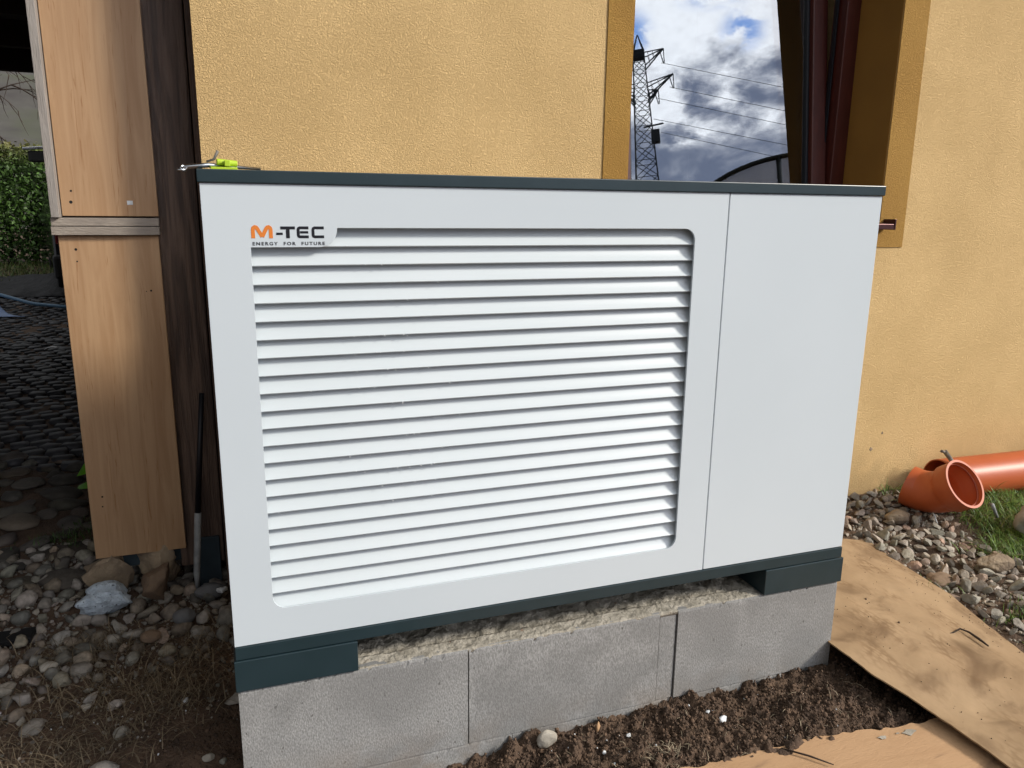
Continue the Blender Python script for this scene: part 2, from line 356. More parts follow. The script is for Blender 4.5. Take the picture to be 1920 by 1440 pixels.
MB().box(.002, 1.0, .06, .50, .0, H - .001).box(1.004, W - .002, .0215, .50, .0, H - .001).box(.002, .055, .0055, .0595, 0, H - .001).box(.945, 1.003, .0055, .0595, 0, H - .001).box(.0555, .9445, .0055, .0595, 0, .05).box(.0555, .9445, .0055, .0595, .80, H - .001).build('casing', 'panel', hp)
MB().box(.0556, .9444, .0455, .0595, .051, .799).build('grille_backing', 'black', hp)
gl = MB(); prof = [(y if y > .0072 and z < 0 else .0064 + (y - .0064) * .95, z) for y, z in [(.0105, -.0012), (.0072, -.0006), (.0064, .0008), (.0088, .0035), (.0127, .0085), (.0162, .0140), (.0190, .0200), (.0210, .0260), (.0222, .0315), (.0228, .036)]]
for i in range(23):
    zi = .7300 - .0318 * i + (.0318 if i == 22 and False else 0)
    if i == 22: zi = .7300 + .0318; 
    P = [(y, zi + dz) for y, dz in prof]; Q = [(y + .0014, zi + dz - (.0002 if k else -.001)) for k, (y, dz) in enumerate(prof)]
    P = [(y, min(zz_, .7985)) for y, zz_ in P]; Q = [(y, min(zz_, .7985)) for y, zz_ in Q]
    loop = P + Q[::-1]; n = len(loop)
    gl.add([(.0556, y, z_) for y, z_ in loop] + [(.9444, y, z_) for y, z_ in loop], [(k, (k + 1) % n, (k + 1) % n + n, k + n) for k in range(n)])
go_ = gl.build('louvre_grille', 'slat', hp); smooth_by_angle(go_, 35)
# specks of foam stuck to the slat lips
fl = MB()
for k in range(60):
    i = int(rng.integers(0, 16)); x = .30 + .12 * rng.normal() * .55 + .0
    r = rng.uniform(.0005, .0010); z_ = .7300 - .0318 * i + rng.uniform(-.003, .001)
    fl.box(x - r, x + r, .0052, .0066, z_ - r, z_ + r)
tag(fl.build('foam_specks', 'foam', hp), kind='stuff')
MB().box(-.0035, W + .004, -.0045, .51, .8335, .8545).build('top_cover', 'dark', hp, bevel=.0016)
MB().box(.0, W + .001, -.0015, .505, -.0265, -.0006).build('base_rail', 'dark', hp, bevel=.0012)
for x0 in (-.0035, 1.1795): MB().box(x0, x0 + .2275, -.003, .50, -.092, -.0285).build('foot', 'dark', hp, bevel=.0014)
# logo
lo = MB().box(.0722, .0724, -.0002, -.0001, .7299, .73).build('logo', 'panel', hp)
LX = lambda u: .0745 + (u - 597) / 5284; LZ = lambda v: .7297 + (882 - v) / 4932
def stroke(mb, pts, w_, yo=0.):
    pts = [Vector((LX(a), LZ(b))) for a, b in pts]; L = []; Rr = []; w_ = w_ / 5100
    for i, p in enumerate(pts):
        d0 = (p - pts[i - 1]).normalized() if i else None; d1 = (pts[i + 1] - p).normalized() if i < len(pts) - 1 else None
        d0 = d0 or d1; d1 = d1 or d0; t = (d0 + d1).normalized(); nrm = Vector((-t.y, t.x)); k = w_ / 2 / max(.45, nrm.dot(Vector((-d0.y, d0.x))))
        L.append(p + nrm * k); Rr.append(p - nrm * k)
    n = len(pts); V = [(p.x, -.0004 - yo, p.y) for p in L + Rr] + [(p.x, -.0001, p.y) for p in L + Rr]
    F = []
    for i in range(n - 1): F += [(i, i + 1, n + i + 1, n + i), (2 * n + i, 3 * n + i, 3 * n + i + 1, 2 * n + i + 1), (i, 2 * n + i, 2 * n + i + 1, i + 1), (n + i, n + i + 1, 3 * n + i + 1, 3 * n + i)]
    mb.add(V, F)
mo = MB(); stroke(mo, [(612, 808), (612, 738), (616, 725), (628, 717), (641, 720), (650, 731), (688, 797)], 31); stroke(mo, [(688, 797), (724, 731), (733, 720), (746, 717), (758, 725), (762, 738), (762, 808)], 31, .00008)
mo.build('letter', 'logo_o', lo)
kb = MB(); stroke(kb, [(807, 772), (863, 772)], 20); kb.build('hyphen', 'logo_k', lo)
kb = MB(); stroke(kb, [(845, 724), (970, 724)], 25); stroke(kb, [(907, 736), (907, 808)], 31); kb.build('letter', 'logo_k', lo)
kb = MB(); stroke(kb, [(1087, 723), (1010, 723), (1001, 728), (997, 738), (997, 784), (1001, 793), (1010, 797), (1087, 797)], 24); stroke(kb, [(1012, 760), (1084, 760)], 20); kb.build('letter', 'logo_k', lo)
kb = MB(); stroke(kb, [(1222, 723), (1140, 723), (1130, 728), (1126, 738), (1126, 784), (1130, 793), (1140, 797), (1222, 797)], 24); kb.build('letter', 'logo_k', lo)
cu = bpy.data.curves.new('slogan', 'FONT'); cu.body = 'ENERGY  FOR  FUTURE'; cu.size = .01; cu.space_character = 1.35; cu.extrude = .0001; cu.offset = .00026; cu.resolution_u = 3
to = bpy.data.objects.new('slogan_tmp', cu); col.objects.link(to); bpy.context.view_layer.update()
me = bpy.data.meshes.new_from_object(to.evaluated_get(bpy.context.evaluated_depsgraph_get())); bpy.data.objects.remove(to)
vv = np.array([v.co[:] for v in me.vertices]); mn, mx_ = vv.min(0), vv.max(0)
tx0, tx1, tz0, tz1 = LX(603), LX(1226), LZ(866), LZ(838)
nv = np.stack([tx0 + (vv[:, 0] - mn[0]) / (mx_[0] - mn[0]) * (tx1 - tx0), -.0003 + vv[:, 2], tz0 + (vv[:, 1] - mn[1]) / (mx_[1] - mn[1]) * (tz1 - tz0)], 1)
sb = MB(); sb.add(nv, [tuple(p.vertices) for p in me.polygons]); sb.build('slogan', 'logo_k', lo)

# ------------------------------------------------------------------ plinth
pl = thing('concrete_plinth', 'grey concrete block plinth with rough mortar top under the heat pump', 'plinth', (W / 2, .25, -.36))
def block(x0, x1, y0, name='block', z0=-.3185, z1=-.0945, seed=0, jag=.0022):
    mb = MB(); nx_ = max(6, int((x1 - x0) / .006)); dp = .036
    rr_ = np.random.default_rng(seed)
    e = rr_.normal(0, 1, nx_ + 60); e = np.convolve(e, np.ones(3) / 3, 'same')
    # cross-section swept along x with chipped top edge
    sec = [(y0, z0), (y0, z1 - .014), (y0, z1 - .006), (y0 + .0015, z1 - .0015), (y0 + .004, z1), (y0 + dp, z1 + .001), (y0 + dp, z0)]
    V = []
    for i in range(nx_):
        x = x0 + (x1 - x0) * i / (nx_ - 1)
        for k, (y, zv) in enumerate(sec):
            j = jag * (.4 * e[i] - .3 * abs(e[i + 20]) - (1.6 if rr_.random() < .035 else 0)) if k in (2, 3) else 0
            V.append((x, y + (abs(j) * .6 if k in (2, 3) else 0), zv + j))
    m_ = len(sec); F = [(i * m_ + k, (i + 1) * m_ + k, (i + 1) * m_ + (k + 1) % m_, i * m_ + (k + 1) % m_) for i in range(nx_ - 1) for k in range(m_)]
    F += [tuple(range(m_)), tuple((nx_ - 1) * m_ + k for k in range(m_))[::-1]]
    mb.add(V, F); return mb.build(name, 'block', pl)
block(.0, .4495, .003, seed=1); block(.4525, .9040, .0045, seed=2); block(.9065, .9475, .007, seed=3); block(.951, 1.402, .003, seed=4)
for xa in (1.366, 0): MB().box(xa, xa + .036, .0392, .50, -.3185, -.0945).build('side_block', 'block', pl, bevel=.002)
def fillf(u, v):
    x = .036 + 1.33 * u; y = .0385 + .46 * v
    return (x, y, -.0965 + float(fbm(np.array([x]), np.array([y]), 26., 4, .65)[0]) * .011 + .004 * v)
MB().sheet(260, 90, fillf, .02).build('mortar_fill', 'mortar', pl, smooth=True)
def smear(u, v):
    x = .225 + .95 * u; y = .006 + .034 * v
    e = float(fbm(np.array([x]), np.array([y * 2]), 30., 3, .6)[0])
    return (x, y, -.0945 + (.0042 * v + .0035 * e + .0012) - .001)
MB().sheet(240, 10, smear, .01).build('mortar_smear', 'mortar', pl, smooth=True)
f_ = [(-.004, .55), (.552, 1.065), (1.067, 1.262), (1.264, 1.408)]
for k, (a, b) in enumerate(f_): block(a, b, .006 + .002 * (k % 2), 'footing_block', -.46, -.3205, 10 + k, .001)

# ------------------------------------------------------------------ house
WY, WX0, T = .85, -.017, .38
ho = thing('house', 'yellow stuccoed house with an ochre-framed tilted window behind the heat pump', 'house', (2.5, 4, -.3))
x0w, x1w, z0w, z1w = 1.216, 2.236, .765, 2.15
wl = MB().plate([(WX0, -.6), (8, -.6), (8, 3.0), (WX0, 3.0)], [[(x0w, z0w), (x1w, z0w), (x1w, z1w), (x0w, z1w)]], WY, WY + T)
wl.box(WX0, WX0 + .3, WY + T, 7.5, -.6, 3.0).box(7.7, 8, WY + T, 7.5, -.6, 3.0).box(WX0, 8, 7.5, 7.8, -.6, 3.0)
wl.build('wall', 'wall', ho)
bd = MB()
bd.plate([(1.130, .672), (2.352, .672), (2.340, 2.25), (1.130, 2.25)], [[(x0w - .0005, z0w - .0005), (x1w + .0005, z0w - .0005), (x1w + .0005, z1w + .0005), (x0w - .0005, z1w + .0005)]], WY - .0035, WY - .0001).build('window_surround', 'band', ho)
rv = MB(); t_ = .003
rv.box(x0w, x0w + t_, WY + .001, 1.047, z0w, z1w).box(x1w - t_, x1w, WY + .001, 1.047, z0w, z1w).box(x0w + t_, x1w - t_, WY + .001, 1.047, z1w - t_, z1w)
rv.build('window_reveal', 'reveal', ho)
MB().box(WX0 + .31, 7.6, WY + T + .01, 4.0, 2.6, 2.62).box(WX0 + .31, 7.6, 4.0, 4.05, -.1, 2.6).box(WX0 + .31, 7.6, WY + T + .01, 4, -.12, -.1).box(.9, .92, WY + T + .01, 4, -.1, 2.6).box(3.4, 3.42, WY + T + .01, 4, -.1, 2.6).build('room_lining', 'roomw', ho)
rf = MB()
rf.add([(-.5, .3, 2.95), (8.5, .3, 2.95), (8.5, 4.1, 5.2), (-.5, 4.1, 5.2), (-.5, .3, 3.10), (8.5, .3, 3.10), (8.5, 4.1, 5.35), (-.5, 4.1, 5.35)], [(0, 1, 2, 3), (7, 6, 5, 4), (0, 4, 5, 1), (1, 5, 6, 2), (3, 2, 6, 7), (0, 3, 7, 4)])
rf.add([(-.5, 8.2, 2.95), (8.5, 8.2, 2.95), (8.5, 4.101, 5.2), (-.5, 4.101, 5.2), (-.5, 8.2, 3.10), (8.5, 8.2, 3.10), (8.5, 4.101, 5.35), (-.5, 4.101, 5.35)], [(0, 3, 2, 1), (7, 4, 5, 6), (0, 1, 5, 4), (1, 2, 6, 5), (3, 7, 6, 2), (0, 4, 7, 3)])
rf.build('roof', 'soffit', ho)
# window: fixed frame > sash, pane, sill
def ring(mb, xa, xb, za, zb, wd, y0, y1, f=lambda x, y, z: (x, y, z)):
    return mb.plate([(xa, za), (xb, za), (xb, zb), (xa, zb)], [[(xa + wd, za + wd), (xb - wd, za + wd), (xb - wd, zb - wd), (xa + wd, zb - wd)]], y0, y1, f)
wf = MB().plate([(x0w + .0005, z0w + .0005), (x1w - .0005, z0w + .0005), (x1w - .0005, z1w - .0005), (x0w + .0005, z1w - .0005)], [[(x0w + .062, z0w + .012), (x1w - .062, z0w + .012), (x1w - .062, z1w - .062), (x0w + .062, z1w - .062)]], 1.048, 1.12).build('window_frame', 'frame', ho, bevel=.003)
TILT = R(7); pz = .780
def tl(x, y, z):  # tilt about the bottom hinge line
    a, b = y - 1.06, z - pz; return (x, 1.06 + a * math.cos(TILT) + b * math.sin(TILT), pz - a * math.sin(TILT) + b * math.cos(TILT))
sxa, sxb, sza, szb = x0w + .064, x1w - .066, pz, z1w - .066
sash = ring(MB(), sxa, sxb, sza, szb, .066, 1.052, 1.115, tl)
sash = sash.build('sash', 'frame', wf, bevel=.004, seg=2)
ring(MB(), sxa + .0661, sxb - .0661, sza + .0661, szb - .0661, .012, 1.071, 1.100, tl).build('gasket', 'gasket', wf)
gp = MB(); gx = (sxa + .070, sxb - .070, sza + .070, szb - .070)
for yy in (1.080, 1.098):
    gp.add([tl(gx[0], yy, gx[2]), tl(gx[1], yy, gx[2]), tl(gx[1], yy, gx[3]), tl(gx[0], yy, gx[3])], [(0, 1, 2, 3)])
gp.build('glass_pane', 'glass', wf, recalc=False)
MB().add([tl(sxb + .002, y, z) for y in (1.075, 1.09) for z in (.98, 1.02)] + [tl(sxb + .012, y, z) for y in (1.075, 1.09) for z in (.98, 1.02)], [(0, 1, 3, 2), (4, 6, 7, 5), (0, 4, 5, 1), (2, 3, 7, 6), (0, 2, 6, 4), (1, 5, 7, 3)]).build('catch', 'foam', wf)
MB().box(x1w - .074, x1w - .068, 1.085, 1.10, .9, 2.0).build('striker_rail', 'gasket', wf)
MB().add([(x0w - .02, .795, .755), (2.252, .795, .755), (2.252, 1.047, .7795), (x0w - .02, 1.047, .7795), (x0w - .02, .795, .737), (2.252, .795, .737), (2.252, 1.047, .7765), (x0w - .02, 1.047, .7765)][:8], [(0, 1, 2, 3), (4, 7, 6, 5), (0, 4, 5, 1), (1, 5, 6, 2), (3, 2, 6, 7), (0, 3, 7, 4)]).box(2.2522, 2.258, .793, .849, .735, .772).build('window_sill', 'sill', wf, bevel=.001)

for x, z_, r in ((2.372, -.04, .006), (2.325, -.10, .009), (2.205, -.095, .006), (2.16, -.16, .004)):
    pts = [(x + r * math.cos(a) * rng.uniform(.4, 1.1), z_ + r * math.sin(a) * rng.uniform(.5, 1.2)) for a in np.linspace(0, 5.6, 9)]
    MB().plate(pts, [], WY - .0012, WY - .0002).build('plaster_chip', 'tanstone', ho)
# ------------------------------------------------------------------ carport
cp = thing('carport', 'dark timber carport post and roof left of the house', 'carport', (-.1, 1.08, -.36))
MB().box(-.165, -.040, 1.021, 1.145, -.29, 2.15).build('post', 'wood_post', cp, bevel=.005)
MB().box(-.034, -.0175, .93, 1.18, -.33, 2.4).build('corner_trim', 'wood_post', cp, bevel=.003)
MB().box(-.125, -.052, 1.010, 1.0205, -.36, -.20).build('post_base', 'galv', cp, bevel=.002)
rfz = MB()
rfz.add([(-6, -.6, 2.24), (-.06, -.6, 2.24), (-.06, 6.3, 1.90), (-6, 5.2, 1.66), (-6, -.6, 2.36), (-.06, -.6, 2.36), (-.06, 6.3, 2.02), (-6, 5.2, 1.78)], [(0, 3, 2, 1), (4, 5, 6, 7), (0, 1, 5, 4), (1, 2, 6, 5), (2, 3, 7, 6), (3, 0, 4, 7)])
rfz.build('roof', 'soffit', cp)  # front overhang is out of view, added to block skylight over the left ground
MB().box(-3.0, -2.9, -1.2, 5.6, -.5, 1.75).build('shade_wall', 'soffit', cp)  # unseen wall, added to keep light from entering at the left
for k in range(6):
    y = 1.5 + .8 * k; MB().box(-5.5, -.02, y, y + .08, 2.0 - .05 * (y - .7) - .04, 2.12 - .05 * (y - .7)).build('rafter', 'soffit', cp)

# ------------------------------------------------------------------ laminate boards
def board(label, z0, z1, xa, xb, holes, strips, stick=None):
    o = thing('wooden_board', label, 'board', ((xa + xb) / 2, 1.0, z0), 'light wood boards leaning at the carport post')
    MB().box(xa, xb, 1.0005, 1.0185, z0, z1).build('panel', 'lam', o, bevel=.0015)
    for x, z_, r in holes:
        MB().tube([(x, 1.0002, z_), (x, 1.0012, z_)], r, 12).build('screw_hole', 'hole', o)
    for a in strips:
        MB().box(*a[:6]).build('edge_strip', a[6], o, bevel=.001)
    return o
ub = board('upper light wood board with grey edging and a white sticker', .762, 2.0, -.376, -.142,
      [(-.349, .827, .0028), (-.352, .798, .0042)],
      [(-.3975, -.378, .972, 1.019, .7585, 2.0, 'edgev'), (-.402, -.142, .985, 1.019, .7365, .7575, 'edge')])
MB().box(-.217, -.203, .9996, 1.0003, .7925, .8035).build('sticker', 'foam', ub)
lb = board('lower long light wood board reaching down to the stones', -.222, .711, -.392, -.147,
      [(-.353, .674, .0035), (-.353, .642, .0022), (-.357, -.032, .0028), (-.359, -.062, .0022), (-.178, .559, .0028), (-.19, .557, .0014)],
      [(-.4035, -.142, .985, 1.019, .7125, .7345, 'edge')])
MB().box(-.36, -.15, 1.03, 1.05, -.27, -.20).build('back_rail', 'galv', lb)

sh = thing('metal_bar', 'slim bar with grey lower tube standing against the dark post', 'bar', (-.119, .95, -.33))
MB().tube([(-.121, .945, -.33), (-.119, .943, -.28), (-.103, .955, -.095)], [.006, .0095, .010], 12).build('lower_tube', 'tube', sh, smooth=True)
MB().tube([(-.1035, .955, -.0945), (-.068, .985, .26)], [.009, .007], 12).build('upper_sleeve', 'navy', sh, smooth=True)

# ------------------------------------------------------------------ tool on the top cover
tl_ = thing('hand_tool', 'lime green and steel hand tool lying on the left end of the top cover', 'tool', (.03, .06, .8545))
MB().tube([(-.028, .045, .8575), (.015, .05, .8625), (.098, .075, .8595)], [.0035, .004, .0022], 10).build('steel_rod', 'steel', tl_, smooth=True)
MB().tube([(-.030, .043, .854), (-.024, .044, .862)], .0018, 8).tube([(-.034, .043, .8535), (-.020, .043, .8535)], .0022, 8).build('hook', 'steel', tl_, smooth=True)
MB().box(.018, .060, .035, .062, .8548, .8595).build('base_plate', 'lime', tl_, bevel=.001)
MB().tube([(.028, .045, .8680), (.060, .05, .8655)], [.0052, .0052], 14).box(.040, .049, .034, .052, .8605, .8705).build('handle', 'lime', tl_, bevel=.001)
MB().tube([(.012, .05, .868), (.024, .05, .872), (.031, .05, .886)], [.0018, .002, .0026], 8).build('lever', 'redsteel', tl_, smooth=True)
sb = MB()
for a, b, n_ in ((.33, .54, 34), (.90, 1.2, 44)):
    for k in range(n_):
        x = a + (b - a) * rng.random(); y = .36 + .12 * rng.random(); r = rng.uniform(.002, .006); mm = Matrix.Translation((x, y, .8545 + r * .4)) @ Matrix.Rotation(rng.random() * 6, 4, 'Z') @ Matrix.Rotation(rng.uniform(-.5, .5), 4, 'X')
        sb.box(-r * 2.2, r * 2.2, -r, r, -.0008, .0008, mm)
tag(sb.build('leaf_scraps', 'bark', loc=(.8, .4, .8545)), 'small dark leaf scraps along the back of the top cover', 'leaves', kind='stuff')

def lerp(a, b, t): return a + (b - a) * t
def pathpt(P, t):
    P = np.array(P, float); d = np.r_[0, np.cumsum(np.linalg.norm(np.diff(P, axis=0), axis=1))]; t = t * d[-1]; return np.array([np.interp(t, d, P[:, k]) for k in range(P.shape[1])])
inner = [(1.60, .66, -.285), (1.50, .30, -.262), (1.392, .0, -.256), (1.395, -.06, -.257), (1.409, -.134, -.270), (1.44, -.205, -.284), (1.462, -.273, -.298), (1.472, -.36, -.302), (1.475, -.47, -.306), (1.47, -.9, -.31)]
outer = [(2.03, .525, -.300), (2.00, .35, -.302), (1.986, .16, -.306), (1.955, .02, -.316), (1.925, -.13, -.322), (1.90, -.35, -.325), (1.88, -.9, -.325)]
def cardf(u, v):
    a = pathpt(inner, v); b = pathpt(outer, v); p = lerp(a, b, u)
    p[2] += .010 * math.sin(u * math.pi) * (1 - v) + float(fbm(np.array([p[0]]), np.array([p[1]]), 7., 3)[0]) * .010 * math.sin(u * math.pi) + float(fbm(np.array([p[0]]), np.array([p[1]]), 40., 2)[0]) * .0012
    if u in (0., 1.): p[0] += float(vnoise(np.array([p[1] * 90.]), np.array([3.]))[0]) * .002
    return tuple(p)
_cu = [cardf(u, v) for v in np.linspace(0, .8, 40) for u in np.linspace(.03, .97, 20)]; _cu = np.array(_cu)
def cardz(x, y):
    d = np.hypot(_cu[:, 0] - x, _cu[:, 1] - y); i = np.argsort(d)[:3]; w_ = 1 / (d[i] + 1e-4); return float((_cu[i, 2] * w_).sum() / w_.sum()) if d[i[0]] < .03 else -.5

# ------------------------------------------------------------------ stones
def ico(sub):
    bm = bmesh.new(); bmesh.ops.create_icosphere(bm, subdivisions=sub, radius=1); v = np.array([x.co[:] for x in bm.verts]); f = [tuple(q.index for q in p.verts) for p in bm.faces]; bm.free(); return v, f
ICO = {k: ico(k) for k in (1, 2, 3, 4)}
def n3(v, f, seed):
    return fbm(v[:, 0] * 1. + v[:, 2] * .71 + seed * 3.1, v[:, 1] + v[:, 2] * .53 + seed * 1.7, f, 3)
def stone_tpl(sub, planes, dmin, dmax, nz, seed):
    r_ = np.random.default_rng(seed); v, f = ICO[sub]; v = v.copy()
    for k in range(planes):
        n_ = r_.normal(size=3); n_ /= np.linalg.norm(n_); d = r_.uniform(dmin, dmax); p = v @ n_; m_ = p > d; v[m_] -= (p[m_] - d)[:, None] * n_
    v *= (1 + nz * n3(v, 1.5, seed))[:, None]
    return v, f
def rotm(a, b, c):
    return np.array((Matrix.Rotation(a, 3, 'Z') @ Matrix.Rotation(b, 3, 'X') @ Matrix.Rotation(c, 3, 'Y')))
def scatter(n, xr, yr, sizes, tpls, inside, flat=(.5, .8), sink=.25, sep=.75, tilt=.5, colf=None, seed=1, sortbig=True, zfun=gz, lift=0.):
    r_ = np.random.default_rng(seed); mb = MB(); P = np.zeros((0, 3)); S = r_.uniform(0, 1, n) ** 2.2 * (sizes[1] - sizes[0]) + sizes[0]
    if sortbig: S = np.sort(S)[::-1]
    for s_ in S:
        for tr in range(6):
            x = r_.uniform(*xr); y = r_.uniform(*yr)
            if not inside(x, y, r_): continue
            if len(P) and (np.hypot(P[:, 0] - x, P[:, 1] - y) < sep * (P[:, 2] + s_) * .5).any(): continue
            P = np.vstack([P, (x, y, s_)]); fl_ = r_.uniform(*flat); v, f = tpls[r_.integers(len(tpls))]
            v = v * np.array([1, r_.uniform(.65, .95), fl_]) * s_ * .5
            v = v @ rotm(r_.uniform(0, 6.28), r_.normal() * tilt, r_.normal() * tilt).T + (x, y, zfun(x, y) + s_ * .5 * fl_ * (1 - 2 * sink) + lift)
            c = colf(r_) if colf else np.array([1, 1, 1]) * r_.uniform(.6, 1.3)
            mb.add(v, f, c); break
    return mb
pebT = [stone_tpl(2, 5, .72, .95, .25, k) for k in range(4)] + [stone_tpl(2, 9, .35, .75, .3, 20 + k) for k in range(10)]
angT = [stone_tpl(2, 11, .30, .75, .10, 50 + k) for k in range(12)]
lowT = [stone_tpl(1, 4, .5, .9, .4, 80 + k) for k in range(6)]
def pcol(r_):
    b = r_.uniform(.5, 1.35); return np.array([1 + .035 * r_.normal(), 1, 1 - .05 * abs(r_.normal())]) * b * (np.array([1.06, .96, .86]) if r_.random() < .3 else 1)
def inL(x, y, r_):
    if x > -.01 and y > 0 and y < .87: return False
    if x > -.03 and y > .8: return False
    d = (y - .50) + .12 * math.sin(x * 9) + (x + .25) * .15
    p = 1. if d > .12 else (.02 if d < -.02 else .2)
    if y < .22: p *= .35
    return r_.random() < p
mb = scatter(1900, (-1.05, -.005), (.12, 1.45), (.010, .070), pebT, inL, (.5, .8), .2, .72, .45, pcol, 3)
tag(mb.build('river_pebbles', 'pebble', smooth=True, tint=True, recalc=False), 'bed of rounded grey river pebbles in the shade left of the heat pump', 'gravel', kind='stuff')
mb = scatter(420, (-1.5, -.03), (1.15, 2.6), (.06, .17), [stone_tpl(2, 6, .6, .9, .2, 200 + k) for k in range(8)], lambda x, y, r: True, (.22, .4), .25, .80, .10, pcol, 5)
tag(mb.build('flat_stones', 'flat', smooth=True, tint=True, recalc=False), 'loose flat grey stones behind the pebbles under the carport', 'stones', kind='stuff')
def inR(x, y, r_):
    if y > .83 or x < 1.43: return False
    if y < .50 and x < 1.955 + .12 * y: return False
    if y < .63 and x < 2.0 and x > 1.60: return False
    # grass patch boundary
    gr = (x - 2.36) * .55 + (y - .62) * -.0
    e = 2.55 - .62 * (y - .35) if y < .35 else 2.55 - .35 * (y - .35)
    if x > e + .1 * math.sin(y * 11): return r_.random() < .06
    return r_.random() < (1 if y > 0.06 or x > 2.0 else .25)
ccol = lambda r_: np.array([1 + .04 * r_.normal(), 1, 1 - .04 * abs(r_.normal())]) * r_.uniform(.6, 1.3) * (np.array([1.05, .84, .74]) if r_.random() < .10 else 1)
mb = scatter(2600, (1.43, 3.1), (-.35, .84), (.012, .066), angT, inR, (.40, .75), .22, .60, .55, ccol, 8)
tag(mb.build('crushed_gravel', 'crushed', tint=True, recalc=False), 'coarse crushed grey gravel along the house wall right of the plinth', 'gravel', kind='stuff')
mb = scatter(900, (1.43, 2.9), (-.35, .84), (.008, .02), lowT, lambda x, y, r: y < .83 and (y > .5 or x > 1.955 + .12 * y), (.5, .8), .2, .5, .5, ccol, 9)
tag(mb.build('gravel_chips', 'crushed', tint=True, recalc=False), 'small gravel chips between the coarse stones on the right', 'gravel', kind='stuff')
mb = scatter(3400, (-1.0, -.005), (.30, 1.5), (.005, .014), lowT, lambda x, y, r_: (x < -.03 or y < .8) and r_.random() < (1 if y > .6 else .3), (.5, .8), .25, .4, .5, pcol, 14)
tag(mb.build('grit', 'pebble', tint=True, recalc=False), 'small dusty grit filling the gaps between the shaded pebbles', 'grit', kind='stuff')
# soil crumbs
def inS(x, y, r_): return (y < .0 and x < 1.8) and not (x > 1.405 and y > .1)
dcol = lambda r_: np.array([1, 1, 1]) * r_.uniform(.6, 1.25)
mb = MB(); rs = np.random.default_rng(12); k = 0
while k < 16000:
    x = rs.uniform(.35, 1.85); y = -.203 - .04 * max(0, min(1, (x - 1.2) / .2)) + rs.random() * (.245 if x < 1.41 else .40)
    if y > -.003 and x < 1.41: continue
    if y < -.02 and x < .5 and rs.random() < .5: continue
    s_ = rs.uniform(.0012, .0045) if rs.random() < .985 else rs.uniform(.005, .009); v, f = lowT[rs.integers(6)]
    mb.add(v * s_ * np.array([1, .9, .7]) @ rotm(*rs.uniform(0, 6, 3)).T + (x, y, gz(x, y) + s_ * .25), f, dcol(rs)); k += 1
tag(mb.build('soil_crumbs', 'clod', smooth=True, tint=True, recalc=False), 'crumbly brown soil heaped in front of the plinth', 'soil', kind='stuff')
mb = MB()
for k in range(2600):
    x = rs.uniform(-.75, -.005); y = rs.uniform(.05, .75); s_ = rs.uniform(.002, .006); v, f = lowT[rs.integers(6)]
    mb.add(v * s_ @ rotm(*rs.uniform(0, 6, 3)).T + (x, y, gz(x, y) + s_ * .25), f, dcol(rs) * .8)
tag(mb.build('soil_grit', 'clod', smooth=True, tint=True, recalc=False), 'dark crumbly soil in the shade at the lower left', 'soil', kind='stuff')
# setts: one paved surface
mb = MB(); rs = np.random.default_rng(20)
y = 2.45; row = 0
while y < 8.2:
    x = -3.0 + .05 * (row % 2)
    while x < -.06:
        v, f = ICO[1]; v = np.sign(v) * np.abs(v) ** .4 * np.array([.049, .048, .02]) * rs.uniform(.80, 1.06)
        mb.add(v @ rotm(rs.normal() * .14, rs.normal() * .06, rs.normal() * .06).T + (x + rs.normal() * .007, y + rs.normal() * .007 + .03 * math.sin(x * 2.1), float(gbase(x, y)) + .001 + rs.normal() * .004), f, np.ones(3) * rs.uniform(.7, 1.3)); x += .1
    y += .1; row += 1
tag(mb.build('paving', 'sett', smooth=True, tint=True, recalc=False), kind='structure')

mb = MB(); rs = np.random.default_rng(77)
for k in range(240):
    v = 10 ** rs.uniform(-2, 0) if k % 2 else rs.random(); y = .45 - 1.0 * rs.random(); x = 1.46 + .50 * rs.random() if k % 3 else 1.93 + rs.normal() * .03
    if x < 1.50 and y > -.3: continue
    s_ = rs.uniform(.0006, .0016) if rs.random() < .97 else rs.uniform(.002, .004); vv_, f = lowT[rs.integers(6)]
    mb.add(vv_ * s_ + (x, y, cardz(x, y) + s_ * .4), f, dcol(rs))
tag(mb.build('soil_specks', 'clod', smooth=True, tint=True, recalc=False), 'small soil specks fallen on the cardboard sheet', 'soil', kind='stuff')

# single stones one can point at
def rock(name, label, cat, loc, size, m, seed, planes=7, nz=.3, rz=0., sub=4, flatz=1., sink=.2, sm=True, d=(.55, .9)):
    v, f = stone_tpl(sub, planes, *d, nz, seed); v = v + .06 * n3(v * 1., 5., seed + 5)[:, None] * v + .02 * n3(v, 17., seed + 9)[:, None] * v
    v = v * np.array(size) * .5; v = v @ rotm(rz, .08, .05).T
    L_ = np.array([loc[0], loc[1], gz(loc[0], loc[1]) - sink * size[2] * .5 + (loc[2] if len(loc) > 2 else 0)])
    mb = MB(); mb.add(v + L_ + (0, 0, size[2] * .5 * .8), f); o = mb.build(name, m, loc=tuple(L_), smooth=sm)
    smooth_by_angle(o, 55); return tag(o, label, cat)
rock('rock', 'pale blue-grey rough lump lying on the pebbles', 'rock', (-.362, .905, .035), (.165, .095, .085), 'bluestone', 301, 6, .45, .28, d=(.7, .95))
rock('rock', 'tan knobbly rock just below the corner of the lower wooden board', 'rock', (-.372, 1.02, .03), (.13, .11, .165), 'tanstone', 302, 9, .7, .6, d=(.45, .85))
rock('rock', 'brown flat-sided rock right of the pale blue lump', 'rock', (-.232, .915, .03), (.15, .085, .125), 'brownstone', 303, 8, .35, .5, d=(.40, .75))
rock('rock', 'dark brown rock behind the brown one under the board edge', 'rock', (-.215, 1.02, .05), (.15, .10, .14), 'tanstone', 305, 9, .45, -.3, d=(.45, .8))
